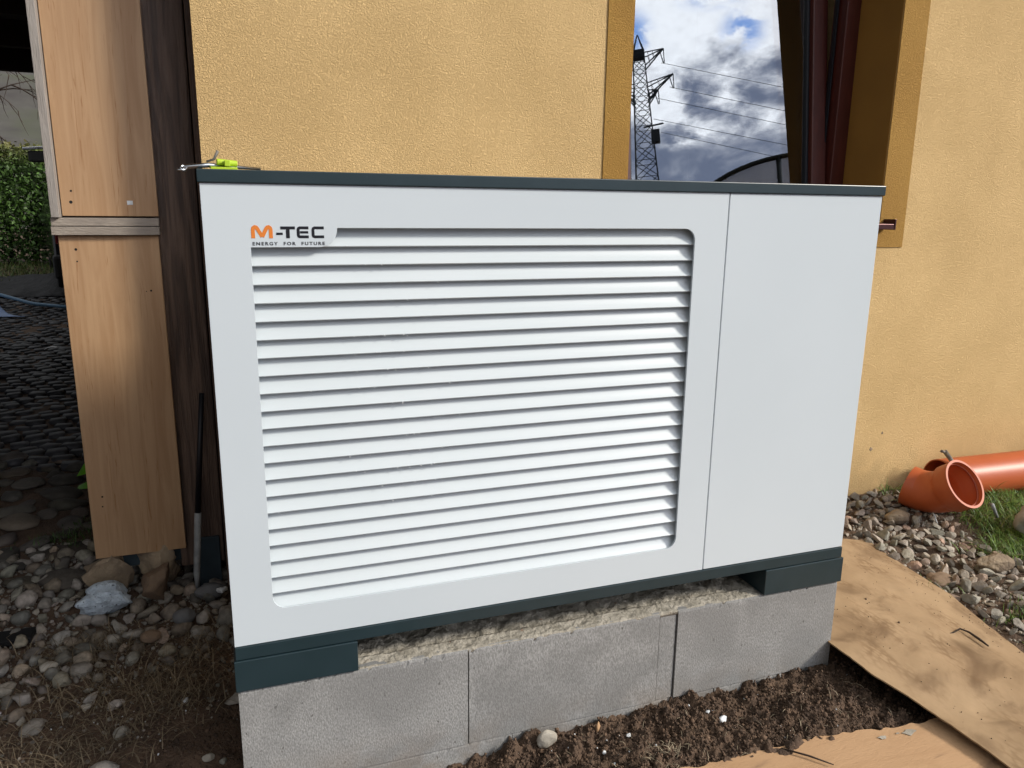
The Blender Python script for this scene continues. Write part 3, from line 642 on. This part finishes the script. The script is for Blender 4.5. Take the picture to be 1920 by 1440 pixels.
rock('pebble', 'smooth dark grey pebble below the brown rock', 'pebble', (-.150, .78, .02), (.062, .05, .045), 'greystone', 306, 2, .1, .2, d=(.85, .95))
rock('pebble', 'large dark slate pebble beside the heat pump corner', 'pebble', (-.085, .93, .02), (.085, .06, .05), 'greystone', 307, 4, .2, .1)
rock('pebble', 'reddish brown pebble under the pale blue lump', 'pebble', (-.232, .72, .01), (.055, .05, .03), 'brownstone', 308, 5, .1, .1)
rock('pebble', 'pale oval pebble lying in the straw at far left', 'pebble', (-.465, .66, .01), (.045, .03, .025), 'palestone', 309, 3, .1, .4, d=(.8, .95))
rock('stone', 'flat heart-shaped beige stone leaning at the plinth foot', 'stone', (.618, -.030, -.002), (.047, .018, .047), 'palestone', 310, 4, .15, .0, d=(.75, .95), sink=-.1)
rock('rock', 'squarish tan rock at the edge of the grass', 'rock', (2.30, .262, .015), (.125, .065, .065), 'tanstone', 311, 9, .15, -.25, d=(.5, .75))
rock('rock', 'large pale grey rock in the grass at the right edge', 'rock', (2.66, .40, .02), (.17, .14, .13), 'palestone', 312, 9, .2, .5)
rock('brick_fragment', 'broken red brick piece in the grass below the pipe bend', 'brick', (2.515, .60, .015), (.085, .05, .05), 'brick', 313, 9, .15, -.5, d=(.45, .7))
rock('rock', 'brown speckled stone in the gravel beside the pipe', 'rock', (2.25, .62, .01), (.11, .07, .05), 'tanstone', 314, 6, .2, .3)
rock('brick_fragment', 'dull red brick shard flat in the gravel left of the grass', 'brick', (2.06, .26, .0), (.11, .07, .03), 'brownstone', 315, 6, .2, .3)
rock('foam_piece', 'largest white foam scrap on the soil in front of the plinth', 'foam scrap', (1.026, -.090, .002), (.030, .018, .018), 'foam', 320, 8, .4, .3, sub=3)
rock('foam_piece', 'tiny white scrap beside the largest one on the soil', 'foam scrap', (1.000, -.068, .0), (.012, .008, .008), 'foam', 321, 6, .4, .1, sub=2)
rock('foam_piece', 'white scrap on the soil near the heart-shaped stone', 'foam scrap', (.795, -.070, .002), (.012, .010, .010), 'foam', 322, 6, .4, .1, sub=2)
rock('foam_piece', 'white scrap on the soil close to the lower picture edge', 'foam scrap', (.727, -.090, .002), (.011, .010, .010), 'foam', 323, 6, .4, .1, sub=2)
rock('foam_piece', 'curved white flake in the dark soil left of the plinth', 'foam scrap', (-.130, .415, .002), (.022, .012, .014), 'foam', 324, 6, .5, .9, sub=3)
rock('shell_piece', 'small cream shell fragment on the dark soil at lower left', 'shell', (-.352, .467, .002), (.026, .020, .012), 'palestone', 325, 6, .5, .2, sub=3)
rock('pebble', 'grey-white pebble beside the plinth at the lower left', 'pebble', (-.075, .19, .0), (.028, .018, .014), 'palestone', 326, 3, .2, .2, sub=3)
rock('foam_piece', 'ragged white shred at the foot of the dark post', 'foam scrap', (-.052, .90, .035), (.045, .03, .02), 'foam', 327, 9, .9, .4, sub=3)
rock('wood_chip', 'short orange wood chip standing in the soil at the plinth', 'wood chip', (.745, -.022, .004), (.011, .008, .03), 'ply', 330, 8, .2, .4, sub=3, d=(.4, .7))
fs = MB()
for k in range(70):
    x = rs.uniform(.5, 1.45) if k < 38 else rs.uniform(-.6, -.02); y = rs.uniform(-.20, -.02) if k < 38 else rs.uniform(.15, .75); v, f = lowT[rs.integers(6)]; s_ = rs.uniform(.0015, .0032)
    fs.add(v * s_ + (x, y, gz(x, y) + .002), f)
tag(fs.build('foam_crumbs', 'foam', smooth=True), 'tiny white foam crumbs scattered over the soil', 'foam', kind='stuff')

# ------------------------------------------------------------------ grass, straw
def blades(n, place, ln, wd, lean, colf, seed, seg=4, z0=0.):
    r_ = np.random.default_rng(seed); mb = MB()
    k = 0
    while k < n:
        p = place(r_)
        if p is None: continue
        x, y = p; L_ = r_.uniform(*ln); w_ = r_.uniform(*wd); a = r_.uniform(0, 6.28); le = r_.uniform(*lean); d = np.array([math.cos(a), math.sin(a)]); s_ = np.array([-d[1], d[0]])
        V = []; zb = gz(x, y) + z0
        for i in range(seg + 1):
            t = i / seg; th = le * (0.35 + .65 * t); hx = L_ * t * math.sin(th); hz = max(L_ * t * math.cos(th) , .003 if i else -.004); ww = w_ * (1 - t ** 1.6) * .5 + .0002
            b = np.array([x, y]) + d * hx; V += [(*(b - s_ * ww), zb + hz), (*(b + s_ * ww), zb + hz)]
        mb.add(V, [(2 * i, 2 * i + 1, 2 * i + 3, 2 * i + 2) for i in range(seg)], colf(r_)); k += 1
    return mb
def pg(r_):
    x = r_.uniform(2.2, 3.5); y = r_.uniform(-.1, .84)
    e = 2.52 - .22 * (y - .35) + .10 * math.sin(y * 13) + .05 * math.sin(y * 31)
    if x < e + r_.normal() * .03: return None
    if y < .12 and r_.random() < .7: return None
    if y > .70 and r_.random() < .75: return None
    if vnoise(np.array([x * 9.]), np.array([y * 9.]))[0] < -.22: return None
    return x, y
gcol = lambda r_: (np.array([.6, .85, .5]) + np.array([1.0, .6, .5]) * r_.random()) * r_.uniform(.7, 1.3) if r_.random() < .86 else np.array([2.6, 1.5, 2.2]) * r_.uniform(.5, 1.)
tag(blades(9500, pg, (.03, .10), (.0016, .0034), (.7, 1.56), gcol, 31, 5).build('grass', 'grass', tint=True, recalc=False), 'green grass growing by the pipes at the right', 'grass', kind='stuff')
def pg2(r_):
    c = [(1.97, .21), (1.76, .38), (2.0, -.13), (2.10, .02)][r_.integers(4)]; return c[0] + r_.normal() * .035, c[1] + r_.normal() * .02
tag(blades(420, pg2, (.015, .045), (.0015, .003), (.2, 1.3), gcol, 32, 4).build('grass_tufts', 'grass', tint=True, recalc=False), 'small green tufts along the edge of the cardboard', 'grass', kind='stuff')
scol = lambda r_: np.array([1, .95, .88]) * r_.uniform(.25, 1.1)
def ps(r_):
    c = [(-.30, .62, .10, .10), (-.18, .45, .07, .06), (-.28, .36, .14, .08), (-.42, .48, .12, .12), (-.40, .74, .09, .05), (-.10, .58, .06, .09), (-.38, .25, .12, .08)][r_.integers(7)]
    x, y = c[0] + r_.normal() * c[2], c[1] + r_.normal() * c[3]
    return None if x > -.005 else (x, y)
tag(blades(2200, ps, (.02, .085), (.0008, .0020), (1.0, 1.56), scol, 33, 4, .002).build('dry_grass', 'straw', tint=True, recalc=False), 'dry straw-coloured grass matted over the dark soil at the left', 'dry grass', kind='stuff')
def ps2(r_):
    if r_.random() < .25: return (.84 + r_.normal() * .03, -.15 + r_.normal() * .02)
    if r_.random() < .5: return (r_.uniform(1.9, 2.5), r_.uniform(-.1, .2))
    return (r_.uniform(.55, 1.45), r_.uniform(-.22, -.01))
tag(blades(260, ps2, (.008, .035), (.0008, .0018), (1.1, 1.56), lambda r_: np.ones(3) * r_.uniform(.7, 1.6), 34, 3, .003).build('straw_bits', 'straw', tint=True, recalc=False), 'short pale straw bits on the brown soil', 'straw', kind='stuff')
def pm(r_):
    c = [(-.42, 1.55), (-.30, 1.5), (-.55, 1.45)][r_.integers(3)]; return c[0] + r_.normal() * .06, c[1] + r_.normal() * .03
tag(blades(500, pm, (.01, .035), (.002, .004), (.2, 1.3), lambda r_: np.array([.5, .6, .4]) * r_.uniform(.5, 1), 35, 3, .03).build('moss', 'grass', tint=True, recalc=False), 'dark green moss between the shaded flat stones', 'moss', kind='stuff')

# ------------------------------------------------------------------ cardboard and board
cb = MB().sheet(70, 130, cardf, .0035).build('cardboard_sheet', 'card', loc=(1.7, 0, -.28), smooth=True)
tag(cb, 'long tan cardboard sheet with muddy tyre marks lying right of the plinth', 'cardboard'); smooth_by_angle(cb, 40)
# muddy tread pattern on the cardboard
nt = MT['card'].node_tree; b = nt.nodes['Principled BSDF']
tcn = [n for n in nt.nodes if n.type == 'TEX_COORD'][0]
base = b.inputs['Base Color'].links[0].from_socket
mp = N(nt, 'ShaderNodeMapping'); mp.inputs['Rotation'].default_value = (0, 0, R(-12)); mp.inputs['Scale'].default_value = (1.6, .8, 1); nt.links.new(tcn.outputs['Object'], mp.inputs[0])
vo = N(nt, 'ShaderNodeTexVoronoi'); vo.inputs['Scale'].default_value = 62; nt.links.new(mp.outputs[0], vo.inputs[0])
ns = N(nt, 'ShaderNodeTexNoise'); ns.inputs['Scale'].default_value = 7; ns.inputs['Detail'].default_value = 3; nt.links.new(mp.outputs[0], ns.inputs[0])
f = mathn(nt, 'MULTIPLY', smooth(nt, vo.outputs[0], .2, .8), smooth(nt, ns.outputs[0], .46, .66, 0, .6))
nt.links.new(mixc(nt, f, base, (.17, .095, .04)), b.inputs['Base Color'])
edge = [(.45, -.36, -.332), (.823, -.190, -.331), (.90, -.197, -.330), (1.010, -.199, -.329), (1.078, -.200, -.328), (1.148, -.201, -.327), (1.277, -.220, -.326), (1.389, -.240, -.325), (1.501, -.243, -.324), (1.60, -.245, -.324)]
def plyf(u, v):
    a = pathpt(edge, u); a = a + np.array([0, -.006 + .010 * float(vnoise(np.array([a[0] * 60]), np.array([1.]))[0]) * (1 if v == 0 else 0), 0])
    return (a[0] + .05 * v, a[1] - .62 * v, a[2] + .002 * float(vnoise(np.array([a[0] * 8]), np.array([v * 6]))[0]))
py = MB().sheet(160, 30, plyf, .007).build('fibreboard_sheet', 'ply', loc=(1.1, -.4, -.33), smooth=True); smooth_by_angle(py, 40)
tag(py, 'orange-tan board with torn edge lying in front of the soil at the bottom right', 'board')
ps_ = MB()
for cx, cy, rx in ((1.318, -.262, .016), (1.385, -.268, .022), (1.36, -.262, .006)):
    pts = [(cx + rx * math.cos(a) * rng.uniform(.35, 1.15), cy + rx * .45 * math.sin(a) * rng.uniform(.35, 1.15)) for a in np.linspace(0, 6.0, 12)]
    ps_ = MB(); ps_.add([(x, y, -.3232) for x, y in pts] + [(x, y, -.3240) for x, y in pts], [tuple(range(12)), tuple(range(23, 11, -1))] + [(i, (i + 1) % 12, (i + 1) % 12 + 12, i + 12) for i in range(12)])
    ps_.build('paint_spot', 'palestone', py)
tag(MB().tube([(1.745, -.026, -.294), (1.787, -.024, -.293), (1.822, -.016, -.292), (1.830, -.036, -.292), (1.827, -.07, -.293), (1.822, -.101, -.294)], [.0012, .002, .0024, .0028, .0035, .002], 7).build('twig', 'bark', loc=(1.8, 0, -.29), smooth=True), 'thin dark bent twig lying on the cardboard sheet', 'twig')
tag(MB().tube([(1.08, -.222, -.321), (1.12, -.262, -.320), (1.15, -.30, -.320)], [.0016, .0022, .0012], 7).build('twig', 'bark', loc=(1.1, -.26, -.32), smooth=True), 'short dark twig lying on the orange-tan board', 'twig')

# ------------------------------------------------------------------ drain pipes
def hollow(mb, pts, ro, ri, n=40):
    pts = [Vector(p) for p in pts]; k = len(pts); V = []; ups = None
    for rad in (ro, ri):
        up = Vector((0, 0, 1))
        for i, p in enumerate(pts):
            t = (pts[min(i + 1, k - 1)] - pts[max(i - 1, 0)]).normalized(); a = (up - t * up.dot(t)).normalized(); b_ = t.cross(a); up = a
            rr_ = rad[i] if isinstance(rad, (list, tuple)) else rad
            for j in range(n): an = 2 * math.pi * j / n; V.append(tuple(p + (a * math.cos(an) + b_ * math.sin(an)) * rr_))
    F = []; o = k * n
    for i in range(k - 1):
        for j in range(n):
            j2 = (j + 1) % n; F.append((i * n + j, i * n + j2, (i + 1) * n + j2, (i + 1) * n + j)); F.append((o + i * n + j, o + (i + 1) * n + j, o + (i + 1) * n + j2, o + i * n + j2))
    for j in range(n):
        j2 = (j + 1) % n; F.append((j, o + j, o + j2, j2)); e = (k - 1) * n; F.append((e + j, e + j2, o + e + j2, o + e + j))
    return mb.add(V, F)
pp = hollow(MB(), [(2.585, .752, -.220), (2.9, .742, -.222), (3.6, .72, -.226), (4.6, .69, -.23)], .080, .0755).build('drain_pipe', 'pipe', loc=(3.2, .74, -.26), smooth=True); smooth_by_angle(pp, 50)
tag(pp, 'long straight orange drain pipe lying along the foot of the wall', 'pipe')
# bend: left spigot, mitre-like curve, socket facing the viewer
A = np.array([2.379, .708, -.203]); S = np.array([2.436, .520, -.138])
ax_s = np.array([.128, -.793, .592]); ax_s /= np.linalg.norm(ax_s); ax_a = np.array([.43, -.87, -.20]); ax_a /= np.linalg.norm(ax_a)
B0 = A + ax_a * .035; B1 = S - ax_s * .078
cur = [A, A + ax_a * .04, B0]
for t in np.linspace(.15, .85, 6):
    h = B0 * (1 - t) ** 2 + 2 * t * (1 - t) * (B0 * .5 + B1 * .5 + (ax_a - ax_s) * .022) + B1 * t * t; cur.append(h)
cur += [B1, S - ax_s * .070, S - ax_s * .060, S - ax_s * .008, S - ax_s * .006, S]
ro = [.076] * 9 + [.077, .079, .0865, .0865, .0895, .0895]; ri = [.0715] * 9 + [.072, .0735, .0800, .0800, .0810, .0810]
be = thing('pipe_bend', 'short orange pipe bend with its open socket facing the camera', 'pipe bend', (2.37, .60, -.27))
bo = hollow(MB(), [tuple(p) for p in cur], ro, ri, 44).build('bend', 'pipe', be, smooth=True); smooth_by_angle(bo, 38)
bm_ = MB()
rs_pts = [tuple(S - ax_s * .045)] * 1
u_ = np.cross(ax_s, (0, 0, 1)); u_ /= np.linalg.norm(u_); v_ = np.cross(ax_s, u_)
seal = [tuple(S - ax_s * .018 + (u_ * math.cos(a) + v_ * math.sin(a)) * .0785) for a in np.linspace(0, 2 * math.pi, 41)]
bm_.tube(seal, .0035, 8, False).build('seal_ring', 'pipe_in', be, smooth=True)
st = thing('stake', 'rusty round stake leaning behind the pipe bend', 'stake', (2.60, .70, -.22))
MB().tube([(2.625, .66, -.21), (2.601, .72, -.136), (2.597, .755, -.105)], [.0075, .008, .009], 10).tube([(2.594, .75, -.108), (2.578, .755, -.103)], .0055, 8).build('rod', 'redsteel', st, smooth=True)
tag(MB().tube([(2.625, .62, -.222), (2.60, .50, -.27)], [.007, .006], 8).build('stake', 'straw', loc=(2.6, .5, -.28), smooth=True), 'pale wooden stake poking out under the socket of the pipe bend', 'stake') if False else None
tag(MB().tube([(2.512, .465, -.205), (2.56, .475, -.262)], [.0065, .005], 8).build('stick', MT['tube'], loc=(2.56, .47, -.27), smooth=True), 'pale grey stick poking out below the open pipe socket', 'stick')
tag(MB().tube([(2.385, .585, -.272), (2.40, .575, -.315)], [.003, .0025], 8).build('nail', 'foam', loc=(2.4, .575, -.31), smooth=True), 'thin white peg standing in the gravel under the pipe bend', 'peg')

# ------------------------------------------------------------------ distance on the left
def leaf_cloud(n, sampler, size, colf, seed, wid=.5):
    r_ = np.random.default_rng(seed); P = np.array([sampler(r_) for _ in range(n)]); a = r_.normal(size=(n, 3)); a /= np.linalg.norm(a, axis=1)[:, None]; b_ = np.cross(a, r_.normal(size=(n, 3))); b_ /= np.linalg.norm(b_, axis=1)[:, None]
    s_ = r_.uniform(*size, n)[:, None]; V = np.stack([P - a * s_, P + b_ * s_ * wid, P + a * s_, P - b_ * s_ * wid], 1).reshape(-1, 3)
    mb = MB(); mb.v = [V]; mb.n = len(V); mb.f = [(4 * i, 4 * i + 1, 4 * i + 2, 4 * i + 3) for i in range(n)]; mb.c = [np.repeat(np.array([colf(r_, p) for p in P]), 4, 0)]; return mb
hd = thing('hedge', 'dense clipped green hedge with a dry golden top beyond the carport', 'hedge', (-3.6, 11.8, -.1))
def hs(r_):
    x = r_.uniform(-6.5, -1.2); top = 1.60 + .10 * math.sin(x * 3) - .16 * max(0, x + 2.6)
    y = 11.3 + .9 * r_.random() ** 1.5; z_ = -.1 + (top + .1) * r_.random() ** .8 + .06 * r_.normal(); return (x, y + .12 * r_.normal(), z_)
def hc(r_, p):
    g_ = max(0, min(1, (p[2] - 1.25) / .4)); c = np.array([.8, 1, .7]) * r_.uniform(.35, 1.5); return c * (1 - g_) + np.array([2.6, 1.3, 1.6]) * r_.uniform(.5, 1.1) * g_
leaf_cloud(70000, hs, (.018, .042), hc, 41).build('foliage', 'hedge', hd, tint=True, recalc=False)
st_ = MB()
for k in range(16): x = -6.3 + k * .33; st_.tube([(x, 11.8, -.15), (x + .05, 11.8, .7), (x, 11.85, 1.3)], [.03, .02, .008], 6)
st_.build('stems', 'bark', hd)
def pl2(r_): return r_.uniform(-5.5, -1.6), r_.uniform(8.8, 11.4)
tag(blades(7000, pl2, (.04, .14), (.006, .012), (.3, 1.3), lambda r_: np.array([.8, .85, .6]) * r_.uniform(.4, 1.2) if r_.random() < .6 else np.array([2.2, 1.2, 1.8]) * r_.uniform(.4, .9), 42, 3).build('lawn', 'grass', tint=True, recalc=False), 'rough lawn in front of the hedge', 'grass', kind='stuff')
# bare tree whose twigs hang in front of the hillside
bt = thing('bare_tree', 'leafless tree with thin hanging twigs in front of the grey hillside', 'tree', (-4.6, 14.2, -.1))
tr = MB(); cr = MB(); rt = random.Random(4)
tr.tube([(-4.6, 14.2, -.15), (-4.55, 14.2, 1.2), (-4.4, 14.15, 2.4), (-4.3, 14.1, 3.4)], [.12, .10, .07, .03], 10)
tr.build('trunk', 'bark', bt, smooth=True)
def twig(p, d, L_, r, dep):
    pts = [p]; q = Vector(p); dd = Vector(d).normalized()
    for i in range(5):
        dd = (dd + Vector((rt.uniform(-.25, .25), rt.uniform(-.25, .25), rt.uniform(-.28, .12)))).normalized(); q = q + dd * L_ / 5; pts.append(tuple(q))
        if dep > 0 and i > 0: twig(tuple(q), dd + Vector((rt.uniform(-.8, .8), rt.uniform(-.6, .6), rt.uniform(-.7, .3))), L_ * .5, r * .55, dep - 1)
    cr.tube(pts, [r * (1 - .8 * i / 5) for i in range(6)], 5)
for k in range(9):
    h = 1.5 + k * .2; a = k * 2.4; twig((-4.5 + .02 * k, 14.2, h), (math.cos(a), math.sin(a) * .5, .45), 1.7, .028, 2)
cr.build('branches', 'bark', bt, smooth=True)

# parked car behind the boards
ca = thing('parked_car', 'dark parked car mostly hidden behind the wooden boards', 'car', (-.75, 9.2, -.05))
def cm(x, y, z): # car-local (x: right, y: forward) rotated
    a = R(12); X_ = -1.60 + .875 * 0; return (X_ + x * math.cos(a) - y * math.sin(a), 7.3 + x * math.sin(a) + y * math.cos(a), z)
side = [(0, .10), (.05, .55), (.12, .72), (.55, 1.30), (2.2, 1.34), (3.0, .82), (4.1, .68), (4.25, .35), (4.2, .10)]
def loft(prof, x0_, x1_, inset):
    V = []; n = len(prof)
    for x, ins in ((x0_, inset), (x1_, -inset)):
        for y, z_ in prof: V.append(cm(x + ins * max(0, z_ - .7) / .6, y, z_ - 0))
    return V, [tuple(range(n)), tuple(range(2 * n - 1, n - 1, -1))] + [(i, i + n, (i + 1) % n + n, (i + 1) % n) for i in range(n)]
mb = MB(); mb.add(*loft(side, 0, 1.75, .18)); mb.build('body', 'carp', ca, bevel=.05, seg=3)
for yy in (.75, 3.45):
    for xx in (.02, 1.53):
        c_ = [cm(xx, yy, .20), cm(xx + .2, yy, .20)]; wh = MB().tube(c_, .31, 24).build('wheel', 'tyre', ca, bevel=.03)
        MB().tube([cm(xx - .004, yy, .20), cm(xx + .204, yy, .20)], .19, 20).build('rim', 'steel', wh)
for xx in (.03, 1.50): MB().add([cm(xx + a, yq, z_) for a in (0, .22) for yq, z_ in ((-.012, .38), (-.002, .54), (.05, .38), (.06, .54))], [(0, 1, 3, 2), (4, 6, 7, 5), (0, 4, 5, 1), (2, 3, 7, 6), (0, 2, 6, 4), (1, 5, 7, 3)]).build('tail_lamp', 'redl', ca, bevel=.01)
MB().add([cm(a, yq, z_) for a in (-.01, 1.76) for yq, z_ in ((-.10, .05), (-.10, .28), (.15, .05), (.15, .28))], [(0, 1, 3, 2), (4, 6, 7, 5), (0, 4, 5, 1), (2, 3, 7, 6), (0, 2, 6, 4), (1, 5, 7, 3)]).build('bumper', 'tyre', ca, bevel=.03)
mr = MB().add([cm(a, yq, z_) for a in (-.09, .12) for yq, z_ in ((1.95, 1.22), (1.95, 1.355), (2.07, 1.25), (2.07, 1.355))], [(0, 1, 3, 2), (4, 6, 7, 5), (0, 4, 5, 1), (2, 3, 7, 6), (0, 2, 6, 4), (1, 5, 7, 3)]).build('mirror', 'tyre', ca, bevel=.025)
MB().add([cm(a, yq, z_ + .03 * (a > 0)) for a in (-.14, .14) for yq, z_ in ((1.93, 1.358), (1.93, 1.385), (2.08, 1.358), (2.08, 1.382))], [(0, 1, 3, 2), (4, 6, 7, 5), (0, 4, 5, 1), (2, 3, 7, 6), (0, 2, 6, 4), (1, 5, 7, 3)]).build('mirror_cap', 'steel', mr, bevel=.004)

# tarpaulins and hose
def bt_(u, v):
    x = -3.0 + 1.75 * u; y = 8.1 + 1.5 * v; h = .14 * math.sin(v * math.pi) ** .8 * (.35 + .65 * sstep(u, .25, .7)) + .05 * float(fbm(np.array([x]), np.array([y]), 4., 3)[0]); return (x, y, float(gbase(x, y)) + .02 + max(0, h))
tag(MB().sheet(60, 40, bt_, .004).build('black_tarpaulin', 'tarp_k', loc=(-2, 8.8, -.2), smooth=True), 'crumpled black plastic sheeting on the paving behind the blue hose', 'tarpaulin')
def blt(u, v):
    x = -3.1 + lerp(1.27, .74, v ** .5) * u; y = 7.15 + 1.15 * v - .35 * u * (1 - v) * .3; h = .06 * math.sin(v * 3.1) + .20 * v ** 3 + .05 * float(fbm(np.array([x]), np.array([y]), 5., 3)[0]); return (x, y, float(gbase(x, y)) + .03 + max(0, h) * (1.2 - u))
tag(MB().sheet(50, 40, blt, .004).build('blue_tarpaulin', 'tarp_b', loc=(-2.6, 7.6, -.3), smooth=True), 'pale blue tarpaulin corner on the dark paving at the left edge', 'tarpaulin')
hp_ = [(-3.2, 8.0, .02), (-2.5, 7.75, -.02), (-2.15, 7.55, -.12), (-1.85, 7.4, -.20), (-1.55, 7.35, -.235), (-1.1, 7.4, -.25), (-.4, 7.6, -.26)]
tag(MB().tube([tuple(pathpt(hp_, t)) for t in np.linspace(0, 1, 40)], .017, 8).build('hose', 'hose', loc=(-2, 7.5, -.2), smooth=True), 'thin blue-green hose running from the tarpaulin over the paving', 'hose')
gb = MB(); 
gb.sheet(6, 6, lambda u, v: (-.628 + .10 * u, 2.10 + .05 * v, gz(-.6, 2.1) + .05 + .05 * math.sin(u * 3) * v + .02 * u))
gb.sheet(6, 6, lambda u, v: (-.618 + .10 * u, 2.02 + .05 * v, gz(-.6, 2.1) + .02 + .04 * v * u))
tag(gb.build('green_wrapper', 'limed', loc=(-.61, 2.1, -.33), smooth=True), 'bright green crumpled wrapper beside the lower wooden board', 'wrapper')
tag(MB().sheet(6, 4, lambda u, v: (-1.36 + .07 * u, 5.30 + .05 * v + .05 * u, -.31 + .01 * math.sin(u * 3))).build('leaf', 'foam', loc=(-1.33, 5.33, -.32)), 'single pale leaf lying on the dark paving', 'leaf')
tag(MB().box(-.72, -.53, .80, .86, -.352, -.335, None).build('wood_offcut', 'straw', loc=(-.6, .83, -.35), bevel=.003), 'flat weathered wood offcut in the pebbles at the left edge', 'wood offcut')

# ------------------------------------------------------------------ behind the camera, seen mirrored in the window
py_ = thing('power_pylon', 'tall dark steel lattice power pylon reflected in the window', 'pylon', (46.6, -76.6, -.3))
cx, cy = 46.6, -76.6; ua = Vector((.86, .51, 0)); va = Vector((-.51, .86, 0))
def hwid(z_): return np.interp(z_, [0, 24, 36, 38.4, 40.5], [3.2, 1.25, .72, .65, .03])
def leg(i, z_):
    s1, s2 = ((1, 1), (1, -1), (-1, -1), (-1, 1))[i % 4]; h = hwid(z_); p = Vector((cx, cy, 0)) + ua * s1 * h + va * s2 * h; return (p.x, p.y, z_)
zs = [-.3, 4, 8, 12, 15.5, 18.5, 21, 23.5, 25.5, 27.5, 29.5, 31.3, 33, 34.6, 36.2, 37.6, 38.4]
tb = MB()
for i in range(4):
    tb.tube([leg(i, z_) for z_ in zs] + [leg(i, 40.5)], .065, 5)
    for a, b_ in zip(zs[:-1], zs[1:]):
        tb.tube([leg(i, a), leg(i + 1, b_)], .045, 4); tb.tube([leg(i + 1, a), leg(i, b_)], .045, 4); tb.tube([leg(i, b_), leg(i + 1, b_)], .04, 4)
tb.build('tower', 'pyl', py_)
MB().box(-.62, .62, -.62, .62, -.45, .55, Matrix.Translation((cx, cy, 38.1)) @ Matrix.Rotation(R(30), 4, 'Z')).build('top_platform', 'pyl', py_, bevel=.1)
MB().box(-.5, .5, -.5, .5, -.9, .6, Matrix.Translation((cx + 1.1, cy + .7, 28.5)) @ Matrix.Rotation(R(30), 4, 'Z')).tube([(cx, cy, 29.6), (cx + 2, cy + 1.2, 29.8)], .12, 6).build('antenna', 'pyl', py_, bevel=.1)
tips = []
for zc, L_, dz in ((36.6, 2.9, 1.9), (33.0, 3.8, 2.4), (32.2, 2.0, 1.6)):
    for sg in (1, -1):
        tip = Vector((cx, cy, zc + dz)) + ua * sg * L_; arm = MB()
        for s2 in (1, -1):
            p = Vector((cx, cy, zc)) + ua * sg * .7 + va * .7 * s2; arm.tube([tuple(p), tuple(tip)], .09, 5)
            p2 = Vector((cx, cy, zc + 1.5)) + ua * sg * .7 + va * .7 * s2; arm.tube([tuple(p2), tuple(tip)], .07, 5)
            for t in (.25, .5, .75): arm.tube([tuple(p.lerp(tip, t)), tuple(p2.lerp(tip, t - .1))], .04, 4)
        a_ = arm.build('crossarm', 'pyl', py_)
        ins = tip + Vector((0, 0, -1.7)); MB().tube([tuple(tip), tuple(ins)], .06, 5).tube([tuple(tip - ua * sg * .5), tuple(ins - ua * sg * .1)], .06, 5).build('insulator', 'pyl', a_)
        tips.append(ins)
li = 0
for a, b_ in (((48.85, -75.4, 36.9), (59.3, -68.2, 31.98)), ((49.5, -75.0, 33.95), (59.37, -68.2, 29.3)), ((48.1, -75.85, 32.9), (59.4, -68.17, 27.7)), ((47.7, -76.1, 30.5), (59.4, -68.17, 25.4)), ((48.4, -75.7, 28.8), (59.4, -68.2, 23.8))):
    a = Vector(a); b_ = Vector(b_); e = a + (b_ - a) * 3.2 + Vector((0, 0, 5))
    pts = [tuple(a.lerp(b_, t) + Vector((0, 0, .55 * max(0, t - 1) ** 2))) for t in np.linspace(0, 4, 24)]
    tag(MB().tube(pts, .028, 5).build('power_line', 'pyl', loc=tuple(a)), 'thin %s power line strung from the pylon reflected in the window' % ('topmost', 'second from the top', 'middle', 'second lowest', 'lowest')[li], 'power line', 'power lines'); li += 1
gc = thing('garden_canopy', 'grey curved canopy on a dark frame reflected low in the window', 'canopy', (6.6, -4.3, -.33))
def cpz(s_): return 1.9 + .9 * math.sqrt(max(0, 1 - ((s_ - .5) / 1.5) ** 2))
cu_ = Vector((.9, .43, 0)).normalized(); cv_ = Vector((.43, -.9, 0)).normalized(); co = Vector((6.2, -4.4, 0))
ss = [.5 - 1.5 * math.cos(t) for t in np.linspace(0, math.pi, 28)]
for dv in (0, 2.2):
    MB().tube([tuple(co + cu_ * s_ + cv_ * dv + Vector((0, 0, cpz(s_)))) for s_ in ss], .03, 8).tube([tuple(co + cu_ * .22 + cv_ * dv + Vector((0, 0, z_))) for z_ in (-.35, cpz(.22))], .03, 8).tube([tuple(co - cu_ * 1.0 + cv_ * dv + Vector((0, 0, z_))) for z_ in (-.35, 1.9)], .03, 8).tube([tuple(co + cu_ * 2.0 + cv_ * dv + Vector((0, 0, z_))) for z_ in (-.35, 1.9)], .03, 8).build('arch_frame', 'cframe', gc, smooth=True)
cc = MB(); n = len(ss)
V = [tuple(co + cu_ * s_ + cv_ * dv + Vector((0, 0, cpz(s_) - .02))) for dv in (.02, 2.18) for s_ in ss]
cc.add(V, [(i, i + 1, n + i + 1, n + i) for i in range(n - 1)])
V = [tuple(co + cu_ * s_ + cv_ * .03 + Vector((0, 0, z_))) for s_ in ss for z_ in (.2, cpz(s_) - .02)]
cc.add(V, [(2 * i, 2 * i + 2, 2 * i + 3, 2 * i + 1) for i in range(n - 1)])
cc.build('cover', 'canopy', gc)

for o in bpy.data.objects:
    if '_w' in o: del o['_w']
